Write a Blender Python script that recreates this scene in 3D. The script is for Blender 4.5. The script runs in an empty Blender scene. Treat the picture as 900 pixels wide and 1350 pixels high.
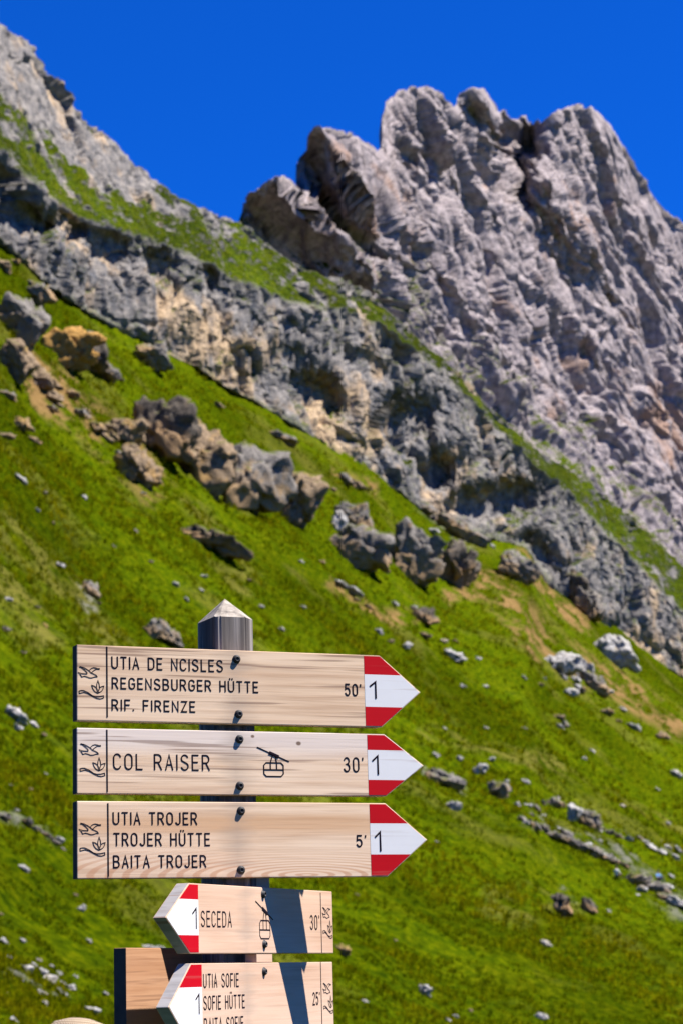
import bpy, bmesh, math, random
import numpy as np
from mathutils import Vector, Matrix

scene = bpy.context.scene
COL = scene.collection
rng = np.random.default_rng(11)
random.seed(5)
PI = math.pi

# ------------------------------------------------------------------ camera
FPX = 3000.0                                  # focal length in pixels of the 900 x 1350 photograph
PITCH, ROLL = 0.2018, -0.02735
CAM = np.array([0.0, 0.0, 1.60])
_F = np.array([0, math.cos(PITCH), math.sin(PITCH)])
_R0 = np.array([1.0, 0, 0]); _U0 = np.cross(_R0, _F)
CR = _R0 * math.cos(ROLL) + _U0 * math.sin(ROLL)
CU = -_R0 * math.sin(ROLL) + _U0 * math.cos(ROLL)
cd = bpy.data.cameras.new('camera'); camera = bpy.data.objects.new('camera', cd); COL.objects.link(camera)
camera.matrix_world = Matrix(((CR[0], CU[0], -_F[0], CAM[0]), (CR[1], CU[1], -_F[1], CAM[1]),
                              (CR[2], CU[2], -_F[2], CAM[2]), (0, 0, 0, 1)))
cd.sensor_fit = 'VERTICAL'; cd.sensor_height = 36.0; cd.lens = FPX / 1350 * 36
cd.clip_start = 0.1; cd.clip_end = 9000
cd.dof.use_dof = True; cd.dof.focus_distance = 3.62; cd.dof.aperture_fstop = 14.0
scene.camera = camera

# ------------------------------------------------------------------ light
SUN_EL, SUN_AZ = math.radians(58), math.radians(82)      # azimuth from behind the camera towards the right hand
SUN_DIR = Vector((math.sin(SUN_AZ) * math.cos(SUN_EL), -math.cos(SUN_AZ) * math.cos(SUN_EL), math.sin(SUN_EL)))
ld = bpy.data.lights.new('sun', 'SUN'); ld.energy = 5.0; ld.angle = math.radians(0.5); ld.color = (1.0, 0.94, 0.86)
lo = bpy.data.objects.new('sun', ld); COL.objects.link(lo); lo.location = (30, -10, 60)
lo.rotation_euler = SUN_DIR.to_track_quat('Z', 'Y').to_euler()
world = bpy.data.worlds.new('World'); scene.world = world; world.use_nodes = True
wn = world.node_tree; wn.nodes.clear()
sky = wn.nodes.new('ShaderNodeTexSky'); sky.sky_type = 'NISHITA'; sky.sun_disc = False
sky.sun_elevation = SUN_EL; sky.sun_rotation = math.atan2(SUN_DIR.x, SUN_DIR.y)
sky.altitude = 2300; sky.air_density = 1.0; sky.dust_density = 0.1; sky.ozone_density = 6.0
tint = wn.nodes.new('ShaderNodeMix'); tint.data_type = 'RGBA'; tint.blend_type = 'MULTIPLY'
tint.inputs[0].default_value = 1.0; tint.inputs[7].default_value = (0.03, 0.44, 1.26, 1)
bgn = wn.nodes.new('ShaderNodeBackground'); bgn.inputs['Strength'].default_value = 0.056
wout = wn.nodes.new('ShaderNodeOutputWorld')
wn.links.new(sky.outputs[0], tint.inputs[6]); wn.links.new(tint.outputs[2], bgn.inputs['Color'])
wn.links.new(bgn.outputs[0], wout.inputs['Surface'])
vs = scene.view_settings
vs.view_transform = 'Standard'; vs.look = 'None'; vs.exposure = 1.5; vs.gamma = 1.0; vs.use_curve_mapping = False
scene.cycles.max_bounces = 6

# ------------------------------------------------------------------ pixel rays, noise
def rays(x, y):
    x = np.asarray(x, float)[..., None]; y = np.asarray(y, float)[..., None]
    d = _F * FPX + CR * (x - 450) + CU * (675 - y)
    return d / np.linalg.norm(d, axis=-1, keepdims=True)
def P3(x, y, d): return CAM + rays(x, y) * np.asarray(d, float)[..., None]

def _perm(seed):
    p = np.random.default_rng(seed).permutation(256).astype(np.int32)
    return np.concatenate([p, p])
_G = np.random.default_rng(3).normal(size=(256, 3)); _G /= np.linalg.norm(_G, axis=1)[:, None]; _G = _G.astype(np.float32)
def perlin(p, seed=0):
    pm = _perm(seed); p = p.astype(np.float64)
    i = np.floor(p).astype(np.int64); f = (p - i).astype(np.float32); i = (i & 255).astype(np.int32)
    u = f * f * f * (f * (f * 6 - 15) + 10)
    r = None
    out = 0
    for dx in (0, 1):
        for dy in (0, 1):
            for dz in (0, 1):
                h = pm[pm[pm[(i[:, 0] + dx) & 255] + ((i[:, 1] + dy) & 255)] + ((i[:, 2] + dz) & 255)]
                g = _G[h]
                v = g[:, 0] * (f[:, 0] - dx) + g[:, 1] * (f[:, 1] - dy) + g[:, 2] * (f[:, 2] - dz)
                w = (u[:, 0] if dx else 1 - u[:, 0]) * (u[:, 1] if dy else 1 - u[:, 1]) * (u[:, 2] if dz else 1 - u[:, 2])
                out = out + v * w
    return out * 1.5
def fbm(p, wl, octaves=4, seed=0, gain=0.5, ridged=False):
    a, s, out = 1.0, 1.0 / wl, 0.0
    for k in range(octaves):
        n = perlin(p * s + 17.3 * k, seed + k)
        if ridged: n = 0.6 - 1.6 * np.abs(n)
        out = out + a * n; a *= gain; s *= 2.03
    return out
def worley(p, wl, seed=0):
    pm = _perm(seed); q = p / wl
    i = np.floor(q).astype(np.int64)
    f1 = np.full(len(q), 9.0); f2 = np.full(len(q), 9.0); idv = np.zeros(len(q), np.int32); vec_ = np.zeros((len(q), 3))
    R = np.random.default_rng(seed + 99).random((256, 4))
    for dx in (-1, 0, 1):
        for dy in (-1, 0, 1):
            for dz in (-1, 0, 1):
                c = i + (dx, dy, dz); m = c & 255
                h = pm[pm[pm[m[:, 0]] + m[:, 1]] + m[:, 2]]
                dv = q - c - R[h, :3]; d = np.linalg.norm(dv, axis=1)
                nearer = d < f1
                f2 = np.where(nearer, f1, np.minimum(f2, d)); idv = np.where(nearer, h, idv); vec_ = np.where(nearer[:, None], dv, vec_); f1 = np.minimum(f1, d)
    return f1, f2, idv, vec_ * wl
_RA = np.random.default_rng(77).normal(size=(256, 4))
def facet(p, wl, step, tilt, crack=0.0, seed=0, cw=0.07):
    """broken rock: every cell a plane of its own height and tilt, with open joints between"""
    f1, f2, i, v = worley(p, wl, seed)
    return step * np.tanh(_RA[i, 3]) + tilt * (v * _RA[i, :3] * (1, 1, 0.4)).sum(1) - crack * np.exp(-((f2 - f1) / cw) ** 2)
def smooth(a, b, x):
    t = np.clip((x - a) / (b - a), 0, 1); return t * t * (3 - 2 * t)
def curve(pts):
    a = np.array(pts, float)
    def f(x):
        x = np.asarray(x, float); y = np.interp(x, a[:, 0], a[:, 1])
        return y
    return f

def saw(ph, steep, along, seed):
    k = np.floor(ph); fr = ph - k
    amp = np.clip(0.5 + perlin(np.stack([k * 3.7, along, np.full_like(ph, seed * 1.3)], 1), seed + 5), 0, 1.3)
    return amp * np.where(fr < steep, smooth(0, steep, fr), 1 - np.clip((fr - steep) / (1 - steep), 0, 1)) - 0.4
def tag(o, label=None, cat=None, group=None, kind=None):
    if label: o['label'] = label
    if cat: o['category'] = cat
    if group: o['group'] = group
    if kind: o['kind'] = kind
    return o

def grid_mesh(name, V, attrs, mat, smooth_shade=True):
    nr, nc = V.shape[:2]
    me = bpy.data.meshes.new(name)
    v = V.reshape(-1, 3).astype(np.float32)
    idx = np.arange(nr * nc).reshape(nr, nc)
    q = np.stack([idx[:-1, :-1], idx[:-1, 1:], idx[1:, 1:], idx[1:, :-1]], -1).reshape(-1, 4)
    me.vertices.add(len(v)); me.vertices.foreach_set('co', v.ravel())
    me.loops.add(q.size); me.loops.foreach_set('vertex_index', q.ravel().astype(np.int32))
    me.polygons.add(len(q)); me.polygons.foreach_set('loop_start', np.arange(0, q.size, 4, dtype=np.int32))
    me.polygons.foreach_set('loop_total', np.full(len(q), 4, np.int32))
    me.polygons.foreach_set('use_smooth', np.full(len(q), smooth_shade))
    me.update(calc_edges=True)
    for k, a in attrs.items():
        at = me.attributes.new(k, 'FLOAT', 'POINT'); at.data.foreach_set('value', np.asarray(a, np.float32).ravel())
    o = bpy.data.objects.new(name, me); COL.objects.link(o); me.materials.append(mat)
    return o
def grid_normals(V):
    du = np.gradient(V, axis=1); dv = np.gradient(V, axis=0)
    n = np.cross(du, dv); n /= np.linalg.norm(n, axis=-1, keepdims=True) + 1e-9
    return n

# ------------------------------------------------------------------ materials
class NT:
    def __init__(s, name):
        s.m = bpy.data.materials.new(name); s.m.use_nodes = True; s.t = s.m.node_tree; s.t.nodes.clear()
        s.out = s.t.nodes.new('ShaderNodeOutputMaterial'); s.b = s.t.nodes.new('ShaderNodeBsdfPrincipled')
        s.t.links.new(s.b.outputs[0], s.out.inputs['Surface']); s.b.inputs['Roughness'].default_value = 0.85
        s.b.inputs['Specular IOR Level'].default_value = 0.15
    def n(s, kind, **kw):
        nd = s.t.nodes.new('ShaderNode' + kind)
        for k, v in kw.items(): setattr(nd, k, v)
        return nd
    def link(s, a, b): s.t.links.new(a, b)
    def put(s, sock, v):
        if hasattr(v, 'links') or hasattr(v, 'is_linked'): s.link(v, sock)
        else:
            if isinstance(v, tuple) and len(v) == 3 and sock.type == 'RGBA': v = v + (1,)
            sock.default_value = v
    def coords(s, kind='Object', scale=(1, 1, 1), loc=(0, 0, 0), rot=(0, 0, 0), rand=False):
        tc = s.n('TexCoord'); mp = s.n('Mapping')
        mp.inputs['Scale'].default_value = scale; mp.inputs['Location'].default_value = loc; mp.inputs['Rotation'].default_value = rot
        src = tc.outputs[kind]
        if rand:
            oi = s.n('ObjectInfo'); vm = s.n('VectorMath', operation='MULTIPLY_ADD')
            vm.inputs[1].default_value = (1, 1, 1); s.link(src, vm.inputs[0])
            sc = s.n('VectorMath', operation='SCALE'); sc.inputs[0].default_value = (37, 53, 71); s.link(oi.outputs['Random'], sc.inputs['Scale'])
            s.link(sc.outputs[0], vm.inputs[2]); src = vm.outputs[0]
        s.link(src, mp.inputs[0]); return mp.outputs[0]
    def noise(s, vec, scale, detail=4, rough=0.55, dist=0.0):
        nd = s.n('TexNoise'); nd.inputs['Scale'].default_value = scale; nd.inputs['Detail'].default_value = detail
        nd.inputs['Roughness'].default_value = rough; nd.inputs['Distortion'].default_value = dist; s.link(vec, nd.inputs['Vector'])
        return nd.outputs['Fac']
    def ramp(s, fac, stops):
        r = s.n('ValToRGB'); e = r.color_ramp.elements
        while len(e) < len(stops): e.new(0.5)
        for el, (p, c) in zip(e, stops):
            el.position = p; el.color = (c, c, c, 1) if isinstance(c, (int, float)) else tuple(c) + (1,)
        s.put(r.inputs[0], fac); return r.outputs[0]
    def mix(s, fac, a, b, mode='MIX'):
        m = s.n('Mix', data_type='RGBA', blend_type=mode)
        s.put(m.inputs[0], fac); s.put(m.inputs[6], a); s.put(m.inputs[7], b); return m.outputs[2]
    def math(s, op, a, b=0.0, clamp=False):
        m = s.n('Math', operation=op); m.use_clamp = clamp; s.put(m.inputs[0], a); s.put(m.inputs[1], b); return m.outputs[0]
    def attr(s, name): a = s.n('Attribute'); a.attribute_name = name; return a.outputs['Fac']
    def bump(s, h, strength, dist):
        b = s.n('Bump'); b.inputs['Strength'].default_value = strength; b.inputs['Distance'].default_value = dist
        s.link(h, b.inputs['Height']); s.link(b.outputs[0], s.b.inputs['Normal'])
    def color(s, c): s.put(s.b.inputs['Base Color'], s.mix(1.0, c, (0.78, 0.78, 0.78), 'MULTIPLY'))

def grass_color(t, vec):
    big = t.noise(vec, 0.035, 3); mid = t.noise(vec, 0.35, 4, 0.6); fine = t.noise(vec, 2.2, 5, 0.65)
    c = t.ramp(fine, [(0.32, (0.014, 0.030, 0.001)), (0.5, (0.046, 0.073, 0.001)), (0.66, (0.095, 0.118, 0.001))])
    c2 = t.ramp(fine, [(0.32, (0.028, 0.040, 0.001)), (0.5, (0.062, 0.080, 0.001)), (0.68, (0.115, 0.122, 0.003))])
    c = t.mix(t.ramp(mid, [(0.44, 0.0), (0.66, 0.8)]), c, c2)
    d = t.ramp(big, [(0.36, 0.62), (0.62, 1.18)])
    return t.mix(1.0, c, d, 'MULTIPLY')

def mat_ground():
    t = NT('meadow'); v = t.coords('Object')
    g = grass_color(t, v)
    dry = t.mix(t.noise(v, 1.6, 4), (0.13, 0.12, 0.02), (0.21, 0.17, 0.05))
    g = t.mix(t.attr('dry'), g, dry)
    dirt = t.mix(t.noise(v, 0.9, 5, 0.65), (0.10, 0.06, 0.02), (0.29, 0.18, 0.075))
    c = t.mix(t.attr('dirt'), g, dirt)
    stone = t.mix(t.noise(v, 1.1, 5, 0.65), (0.13, 0.125, 0.12), (0.30, 0.28, 0.26))
    c = t.mix(t.attr('stone'), c, stone)
    t.color(c); t.b.inputs['Roughness'].default_value = 0.95; t.b.inputs['Specular IOR Level'].default_value = 0.0
    t.bump(t.noise(v, 3.5, 6, 0.7), 0.8, 0.25)
    return t.m

def mat_rockface(name, base_a, base_b, tan_a, tan_b, streak, sc, tan_cut, grass_attr=True):
    t = NT(name); v = t.coords('Object')
    f = t.noise(v, 0.9 * sc, 7, 0.68); m = t.noise(v, 0.14 * sc, 5, 0.6)
    c = t.mix(t.ramp(f, [(0.32, 0.0), (0.68, 1.0)]), base_a, base_b)
    tn = t.mix(f, tan_a, tan_b)
    c = t.mix(t.ramp(t.math('ADD', m, t.attr('tan')), [(tan_cut, 0.0), (tan_cut + 0.14, 1.0)]), c, tn)
    vst = t.coords('Object', scale=(0.55 * sc, 0.55 * sc, 0.035 * sc))
    st = t.ramp(t.noise(vst, 1.0, 4, 0.6, 0.3), [(0.54, 0.0), (0.64, 1.0)])
    c = t.mix(t.math('MULTIPLY', st, t.attr('streak')), c, streak)
    g = grass_color(t, v)
    if grass_attr: c = t.mix(t.attr('grass'), c, g)
    t.color(c); t.b.inputs['Roughness'].default_value = 0.92; t.b.inputs['Specular IOR Level'].default_value = 0.03
    t.bump(t.noise(v, 1.6 * sc, 8, 0.72), 0.9, 0.5 / sc)
    return t.m

def mat_boulder(name, a, b, patch, cut, foot_tan=None, turf=0.0):
    t = NT(name); v = t.coords('Object', rand=True)
    f = t.noise(v, 2.2, 7, 0.7); m = t.noise(v, 0.45, 4, 0.6)
    c = t.mix(t.ramp(f, [(0.32, 0.0), (0.68, 1.0)]), a, b)
    c = t.mix(t.ramp(m, [(cut, 0.0), (cut + 0.12, 1.0)]), c, patch)
    if turf:                                         # turf and moss grown over the flat tops
        ge = t.n('NewGeometry'); sn = t.n('SeparateXYZ'); t.link(ge.outputs['Normal'], sn.inputs[0])
        k = t.ramp(t.math('ADD', sn.outputs['Z'], t.math('MULTIPLY', t.math('SUBTRACT', m, 0.5), 1.3)), [(0.70, 0.0), (0.86, turf)])
        turf_c = t.mix(f, (0.03, 0.05, 0.002), (0.09, 0.11, 0.004))
    if foot_tan:                                     # older dark lichened crown over fresher tan rock
        tc = t.n('TexCoord'); sp = t.n('SeparateXYZ'); t.link(tc.outputs['Generated'], sp.inputs[0])
        k2 = t.ramp(t.math('ADD', sp.outputs['Z'], t.math('MULTIPLY', t.math('SUBTRACT', m, 0.5), 1.1)), [(0.38, 1.0), (0.62, 0.0)])
        c = t.mix(k2, c, t.mix(f, (0.24, 0.16, 0.09), foot_tan))
    if turf: c = t.mix(k, c, turf_c)
    t.color(c); t.b.inputs['Roughness'].default_value = 0.92; t.b.inputs['Specular IOR Level'].default_value = 0.03
    t.bump(t.noise(v, 4.0, 7, 0.7), 0.8, 0.15)
    return t.m

def mat_wood(name, base, pale, dark, crack=0.3, band=None, rings=None, pale_top=0.0, knots=()):
    """sawn larch board, grain along the local X axis"""
    t = NT(name)
    v = t.coords('Object', scale=(1.6, 8, 42), rand=True)
    v2 = t.coords('Object', scale=(5.0, 20, 190), rand=True)
    v3 = t.coords('Object', scale=(2.2, 3, 9), rand=True)
    g1 = t.noise(v, 1.0, 4, 0.55, 0.4); g2 = t.noise(v2, 1.0, 3, 0.6); g3 = t.noise(v3, 1.0, 3)
    c = t.mix(t.ramp(g1, [(0.33, 0.0), (0.67, 1.0)]), base, pale)
    c = t.mix(t.ramp(g2, [(0.45, 0.0), (0.75, 0.55)]), c, dark)
    c = t.mix(t.ramp(g3, [(0.4, 0.0), (0.7, 0.5)]), c, (min(1, pale[0] * 1.12), pale[1] * 1.2, pale[2] * 1.3))
    tc = t.n('TexCoord'); sx = t.n('SeparateXYZ'); t.link(tc.outputs['Object'], sx.inputs[0])
    z = sx.outputs['Z']
    if band:
        zc, w, colr = band
        zz = t.math('ADD', z, t.math('MULTIPLY', t.noise(v3, 1.0, 2), 0.012))
        k = t.ramp(t.math('DIVIDE', t.math('ABSOLUTE', t.math('SUBTRACT', zz, zc + 0.006)), w), [(0.35, 0.55), (1.0, 0.0)])
        c = t.mix(k, c, colr)
    if rings:                                  # cathedral grain running up from the lower edge
        zc, colr = rings
        w = t.n('TexWave', wave_type='RINGS', rings_direction='Y')
        mp = t.n('Mapping'); mp.inputs['Scale'].default_value = (1.2, 1, 9.0); mp.inputs['Location'].default_value = (-0.1, 0, -zc * 9.0)
        t.link(tc.outputs['Object'], mp.inputs[0]); t.link(mp.outputs[0], w.inputs['Vector'])
        w.inputs['Scale'].default_value = 9.0; w.inputs['Distortion'].default_value = 1.2; w.inputs['Detail'].default_value = 2
        low = t.ramp(t.math('SUBTRACT', z, zc), [(0.012, 0.75), (0.045, 0.0)])
        c = t.mix(t.math('MULTIPLY', low, t.ramp(w.outputs['Fac'], [(0.45, 0.0), (0.8, 0.8)])), c, colr)
    if pale_top:
        k = t.ramp(t.math('ADD', z, t.math('MULTIPLY', g3, 0.03)), [(0.018, 0.0), (0.045, pale_top)])
        c = t.mix(k, c, (0.72, 0.66, 0.62))
    # weather stain spreading along the grain round the two bolts, and small knots
    sxx = sx.outputs['X']
    stain = t.ramp(t.math('ADD', t.math('MULTIPLY', t.math('ABSOLUTE', t.math('ADD', sxx, 0.035)), 9.0), t.math('SUBTRACT', 0.62, t.noise(t.coords('Object', scale=(7, 7, 60), rand=True), 1.0, 3))), [(0.05, 0.45), (0.42, 0.0)])
    c = t.mix(stain, c, (0.30, 0.24, 0.19))
    for kx, kz, kr in knots:
        dd = t.math('SQRT', t.math('ADD', t.math('POWER', t.math('SUBTRACT', sxx, kx), 2.0), t.math('POWER', t.math('MULTIPLY', t.math('SUBTRACT', z, kz), 1.3), 2.0)))
        c = t.mix(t.ramp(t.math('DIVIDE', dd, kr), [(0.55, 0.9), (1.0, 0.0)]), c, (0.13, 0.07, 0.04))
    v4 = t.coords('Object', scale=(3.5, 5, 150), rand=True)
    cr = t.ramp(t.noise(v4, 1.0, 2, 0.5), [(0.61, 0.0), (0.67, crack)])
    c = t.mix(cr, c, (0.16, 0.08, 0.05))
    t.color(c); t.b.inputs['Roughness'].default_value = 0.7; t.b.inputs['Specular IOR Level'].default_value = 0.25
    t.bump(g2, 0.25, 0.001)
    return t.m

def mat_paint(name, c, wear):
    t = NT(name); n = t.noise(t.coords('Object', scale=(4, 4, 130), rand=True), 1.0, 3, 0.5); m = t.noise(t.coords('Object', rand=True), 26, 5, 0.6)
    cc = t.mix(m, tuple(x * 0.88 for x in c), c)
    cc = t.mix(t.ramp(n, [(0.63, 0.0), (0.69, wear)]), cc, (0.34, 0.25, 0.20))
    t.color(cc); t.b.inputs['Roughness'].default_value = 0.65; t.b.inputs['Specular IOR Level'].default_value = 0.08
    t.bump(n, 0.15, 0.0006); return t.m
def mat_plain(name, c, rough=0.6, spec=0.3, var=0.12, scale=30, metal=0.0):
    t = NT(name); v = t.coords('Object', rand=True)
    n = t.noise(v, scale, 4)
    lo_ = tuple(x * (1 - var) for x in c); hi = tuple(min(1, x * (1 + var)) for x in c)
    t.color(t.mix(n, lo_, hi)); t.b.inputs['Roughness'].default_value = rough; t.b.inputs['Specular IOR Level'].default_value = spec
    t.b.inputs['Metallic'].default_value = metal
    t.bump(n, 0.1, 0.001)
    return t.m

M_GROUND = mat_ground()
M_CLIFF = mat_rockface('cliff_limestone', (0.085, 0.088, 0.10), (0.37, 0.335, 0.30), (0.36, 0.24, 0.13), (0.66, 0.51, 0.35), (0.045, 0.062, 0.092), 1.0, 0.50)
M_PEAK = mat_rockface('peak_limestone', (0.16, 0.136, 0.142), (0.52, 0.452, 0.448), (0.28, 0.18, 0.14), (0.42, 0.29, 0.22), (0.13, 0.13, 0.15), 0.7, 0.60)
M_BG = mat_boulder('grey_boulder', (0.075, 0.070, 0.066), (0.27, 0.245, 0.22), (0.30, 0.21, 0.12), 0.57, (0.36, 0.25, 0.14), 0.75)
M_BT = mat_boulder('tan_boulder', (0.12, 0.085, 0.055), (0.33, 0.245, 0.16), (0.38, 0.24, 0.10), 0.52, None, 0.75)
M_BO = mat_boulder('ochre_rock', (0.28, 0.15, 0.035), (0.46, 0.28, 0.10), (0.14, 0.095, 0.055), 0.55)
M_BD = mat_boulder('dark_boulder', (0.04, 0.036, 0.032), (0.16, 0.135, 0.11), (0.24, 0.17, 0.11), 0.60, (0.30, 0.19, 0.10), 0.75)
M_BW = mat_boulder('pale_limestone', (0.22, 0.21, 0.205), (0.50, 0.48, 0.455), (0.34, 0.28, 0.19), 0.57)

# ------------------------------------------------------------------ terrain lines, in photograph pixels
foot = curve([(-2400, -1500), (-400, 60), (-150, 215), (0, 320), (50, 365), (110, 408), (160, 435), (215, 465), (260, 485), (300, 513), (350, 538), (400, 568), (450, 602),
              (500, 632), (540, 662), (580, 692), (630, 706), (690, 722), (720, 772), (780, 812), (830, 850), (880, 882), (920, 905), (1000, 950), (1200, 1060), (3400, 1250)])
ctop = curve([(-2400, -1600), (-400, -60), (-150, 95), (0, 205), (50, 250), (100, 290), (150, 305), (200, 318), (250, 335), (300, 362), (350, 388), (400, 402), (450, 406), (500, 428),
              (550, 464), (600, 506), (650, 560), (700, 610), (750, 655), (800, 702), (850, 754), (900, 806), (1000, 880), (1200, 1015), (3400, 1200)])
back = curve([(-2400, -1900), (-400, -420), (-150, -120), (-60, -25), (0, 32), (15, 42), (40, 62), (55, 95), (80, 115), (110, 160), (150, 186), (175, 216), (200, 236), (240, 264),
              (285, 285), (320, 296), (345, 318), (400, 356), (470, 378), (520, 418), (560, 455), (600, 490), (650, 545), (700, 590), (750, 622), (800, 657), (850, 702),
              (900, 747), (1000, 820), (1200, 950), (3400, 1150)])
peak_top = curve([(250, 380), (300, 330), (322, 300), (328, 264), (336, 250), (345, 243), (362, 236), (378, 241), (392, 255), (404, 260), (407, 212), (410, 176), (420, 168), (435, 172), (455, 178),
                  (470, 180), (480, 190), (490, 200), (499, 197), (503, 160), (510, 136), (525, 125), (545, 118), (560, 116), (575, 122), (590, 138), (599, 140), (605, 125), (618, 116),
                  (635, 118), (645, 130), (655, 148), (672, 155), (684, 162), (689, 152), (694, 162), (703, 163), (707, 155), (713, 163), (722, 154), (735, 145), (755, 142), (775, 142),
                  (790, 150), (805, 170), (820, 195), (840, 230), (860, 260), (880, 285), (900, 300), (950, 345), (1050, 430), (1300, 640), (3400, 1100)])
Y0 = 1430.0
d_near = curve([(-2400, 34), (-150, 44), (0, 50), (450, 70), (900, 95), (1100, 108), (3400, 170)])
d_foot = curve([(-2400, 170), (-300, 235), (0, 260), (450, 330), (900, 420), (1150, 470), (3400, 700)])

def ground_d(x, y):
    x = np.asarray(x, float); y = np.asarray(y, float)
    t = (Y0 - y) / (Y0 - foot(x))
    return d_near(x) * (d_foot(x) / d_near(x)) ** t
def ground_pt(x, y): return P3(x, y, ground_d(x, y))

def seg_dist(px, py, pts):
    """distance in pixels from each point to a polyline"""
    best = np.full(px.shape, 1e9)
    for (x0, y0), (x1, y1) in zip(pts[:-1], pts[1:]):
        vx, vy = x1 - x0, y1 - y0
        t = np.clip(((px - x0) * vx + (py - y0) * vy) / (vx * vx + vy * vy + 1e-9), 0, 1)
        best = np.minimum(best, np.hypot(px - x0 - t * vx, py - y0 - t * vy))
    return best
def ell(px, py, cx, cy, rx, ry, rot=0.0):
    a = math.radians(rot); dx, dy = px - cx, py - cy
    u = (dx * math.cos(a) + dy * math.sin(a)) / rx; v = (-dx * math.sin(a) + dy * math.cos(a)) / ry
    return np.exp(-(u * u + v * v))

dense = np.arange(-560, 1460, 1.7)
coarse_l = np.concatenate([np.linspace(-2400, -900, 18), np.linspace(-850, -570, 24)])
coarse_r = np.concatenate([np.linspace(1470, 1700, 20), np.linspace(1760, 3400, 20)])
XS = np.concatenate([coarse_l, dense, coarse_r])

# ---- the wide valley floor under everything, reaching the horizon
rr = np.concatenate([np.linspace(0.02, 12, 30), np.geomspace(13, 6000, 60)]); aa = np.linspace(0, 2 * PI, 121)
A, Rr = np.meshgrid(aa, rr)
Zr = 0.0 - smooth(7.5, 45, Rr) * 8.0 - smooth(60, 6000, Rr) * 60
pts = np.stack([np.cos(A) * Rr, np.sin(A) * Rr, Zr], -1)
pts[..., 2] += (fbm(pts.reshape(-1, 3), 3.0, 3, 5).reshape(Rr.shape) * 0.06 * smooth(4, 12, Rr))
pts[:, -1] = pts[:, 0]
zero = np.zeros(Rr.shape)
tag(grid_mesh('ground', pts[:, ::-1], {'dirt': zero, 'dry': zero, 'stone': zero}, M_GROUND), kind='structure')

# ---- meadow slope
T = np.linspace(0, 1.03, 760)
GX, GT = np.meshgrid(XS, T)
GY = Y0 + (foot(GX) - Y0) * GT
GD = d_near(GX) * (d_foot(GX) / d_near(GX)) ** GT
GV = P3(GX, GY, GD)
p = GV.reshape(-1, 3)
px, py = GX.ravel(), GY.ravel()
wob = fbm(p, 14, 3, 31) * 14
def strip(pts, w, soft=0.6): return (1 - smooth(w * (1 - soft), w * (1 + soft), seg_dist(px + wob * 0.6, py + wob, pts)))
brk = fbm(p, 5.0, 4, 41)
dirt = np.zeros(len(p))
for pts_, w in [([(640, 765), (690, 815), (712, 850)], 17), ([(690, 845), (745, 872)], 9), ([(745, 868), (800, 895), (890, 950)], 17), ([(440, 625), (485, 640)], 8),
                ([(440, 770), (480, 800), (540, 815)], 9), ([(15, 470), (90, 505)], 16), ([(40, 500), (110, 540), (205, 640)], 20), ([(600, 790), (640, 775)], 10), ([(690, 740), (735, 790), (770, 815)], 14)]:
    dirt = np.maximum(dirt, strip(pts_, w))
dirt *= smooth(-0.2, 0.2, brk + 0.7 * fbm(p, 1.4, 3, 43)) * 0.95
stone = np.zeros(len(p))
for pts_, w in [([(565, 665), (620, 715)], 13), ([(560, 1015), (605, 1042)], 8), ([(690, 1082), (830, 1142)], 7), ([(840, 1160), (905, 1200)], 10),
                ([(110, 765), (125, 790)], 7), ([(735, 1180), (748, 1210)], 5), ([(0, 1075), (80, 1115)], 6), ([(790, 1090), (895, 1125)], 4), ([(20, 1275), (95, 1300)], 8)]:
    stone = np.maximum(stone, strip(pts_, w, 0.8))
stone *= 0.55 * smooth(0.0, 0.45, fbm(p, 1.6, 4, 47))
dry = np.zeros(len(p))
for pts_, w in [([(0, 690), (90, 770), (170, 870)], 16), ([(0, 740), (60, 830)], 26), ([(560, 965), (690, 1000), (900, 1085)], 8), ([(250, 660), (330, 770)], 14), ([(640, 1190), (760, 1215)], 10)]:
    dry = np.maximum(dry, strip(pts_, w, 0.9))
dry = np.clip(dry * 0.5 * smooth(-0.4, 0.3, fbm(p, 3.0, 3, 51)) + 0.25 * smooth(0.2, 0.7, fbm(p, 14, 5, 55)), 0, 1)
# hummocks, cattle terraces, tufts
dfac = np.clip(GD.ravel() / 120, 0.5, 2.2)
h = fbm(p, 26, 3, 61) * 1.1 + fbm(p, 7.0, 3, 65) * 0.42
tuft = np.maximum(fbm(p, 1.5, 3, 71), -0.45) * 0.17 + np.maximum(perlin(p / 0.55, 75), -0.3) * 0.10
h += tuft * dfac ** 0.6 * (1 - np.clip(dirt + stone, 0, 1))
h += np.clip(stone, 0, 1) * (0.10 + 0.35 * fbm(p, 1.6, 4, 81, ridged=True)) + dirt * (-0.25 + 0.3 * fbm(p, 1.2, 4, 85))
N = grid_normals(GV).reshape(-1, 3)
GVd = (p + N * np.where(N[:, 2:3] > 0, 1, -1) * (h * smooth(0, 0.02, GT.ravel()))[:, None]).reshape(GV.shape)
skirt = GVd[:1].copy(); skirt[..., 2] -= 9
GVd = np.concatenate([skirt, GVd])
ext = lambda a: np.concatenate([a.reshape(GX.shape)[:1], a.reshape(GX.shape)])
tag(grid_mesh('meadow_slope', GVd, {'dirt': ext(dirt), 'dry': ext(dry), 'stone': ext(stone)}, M_GROUND), kind='structure')

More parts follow.
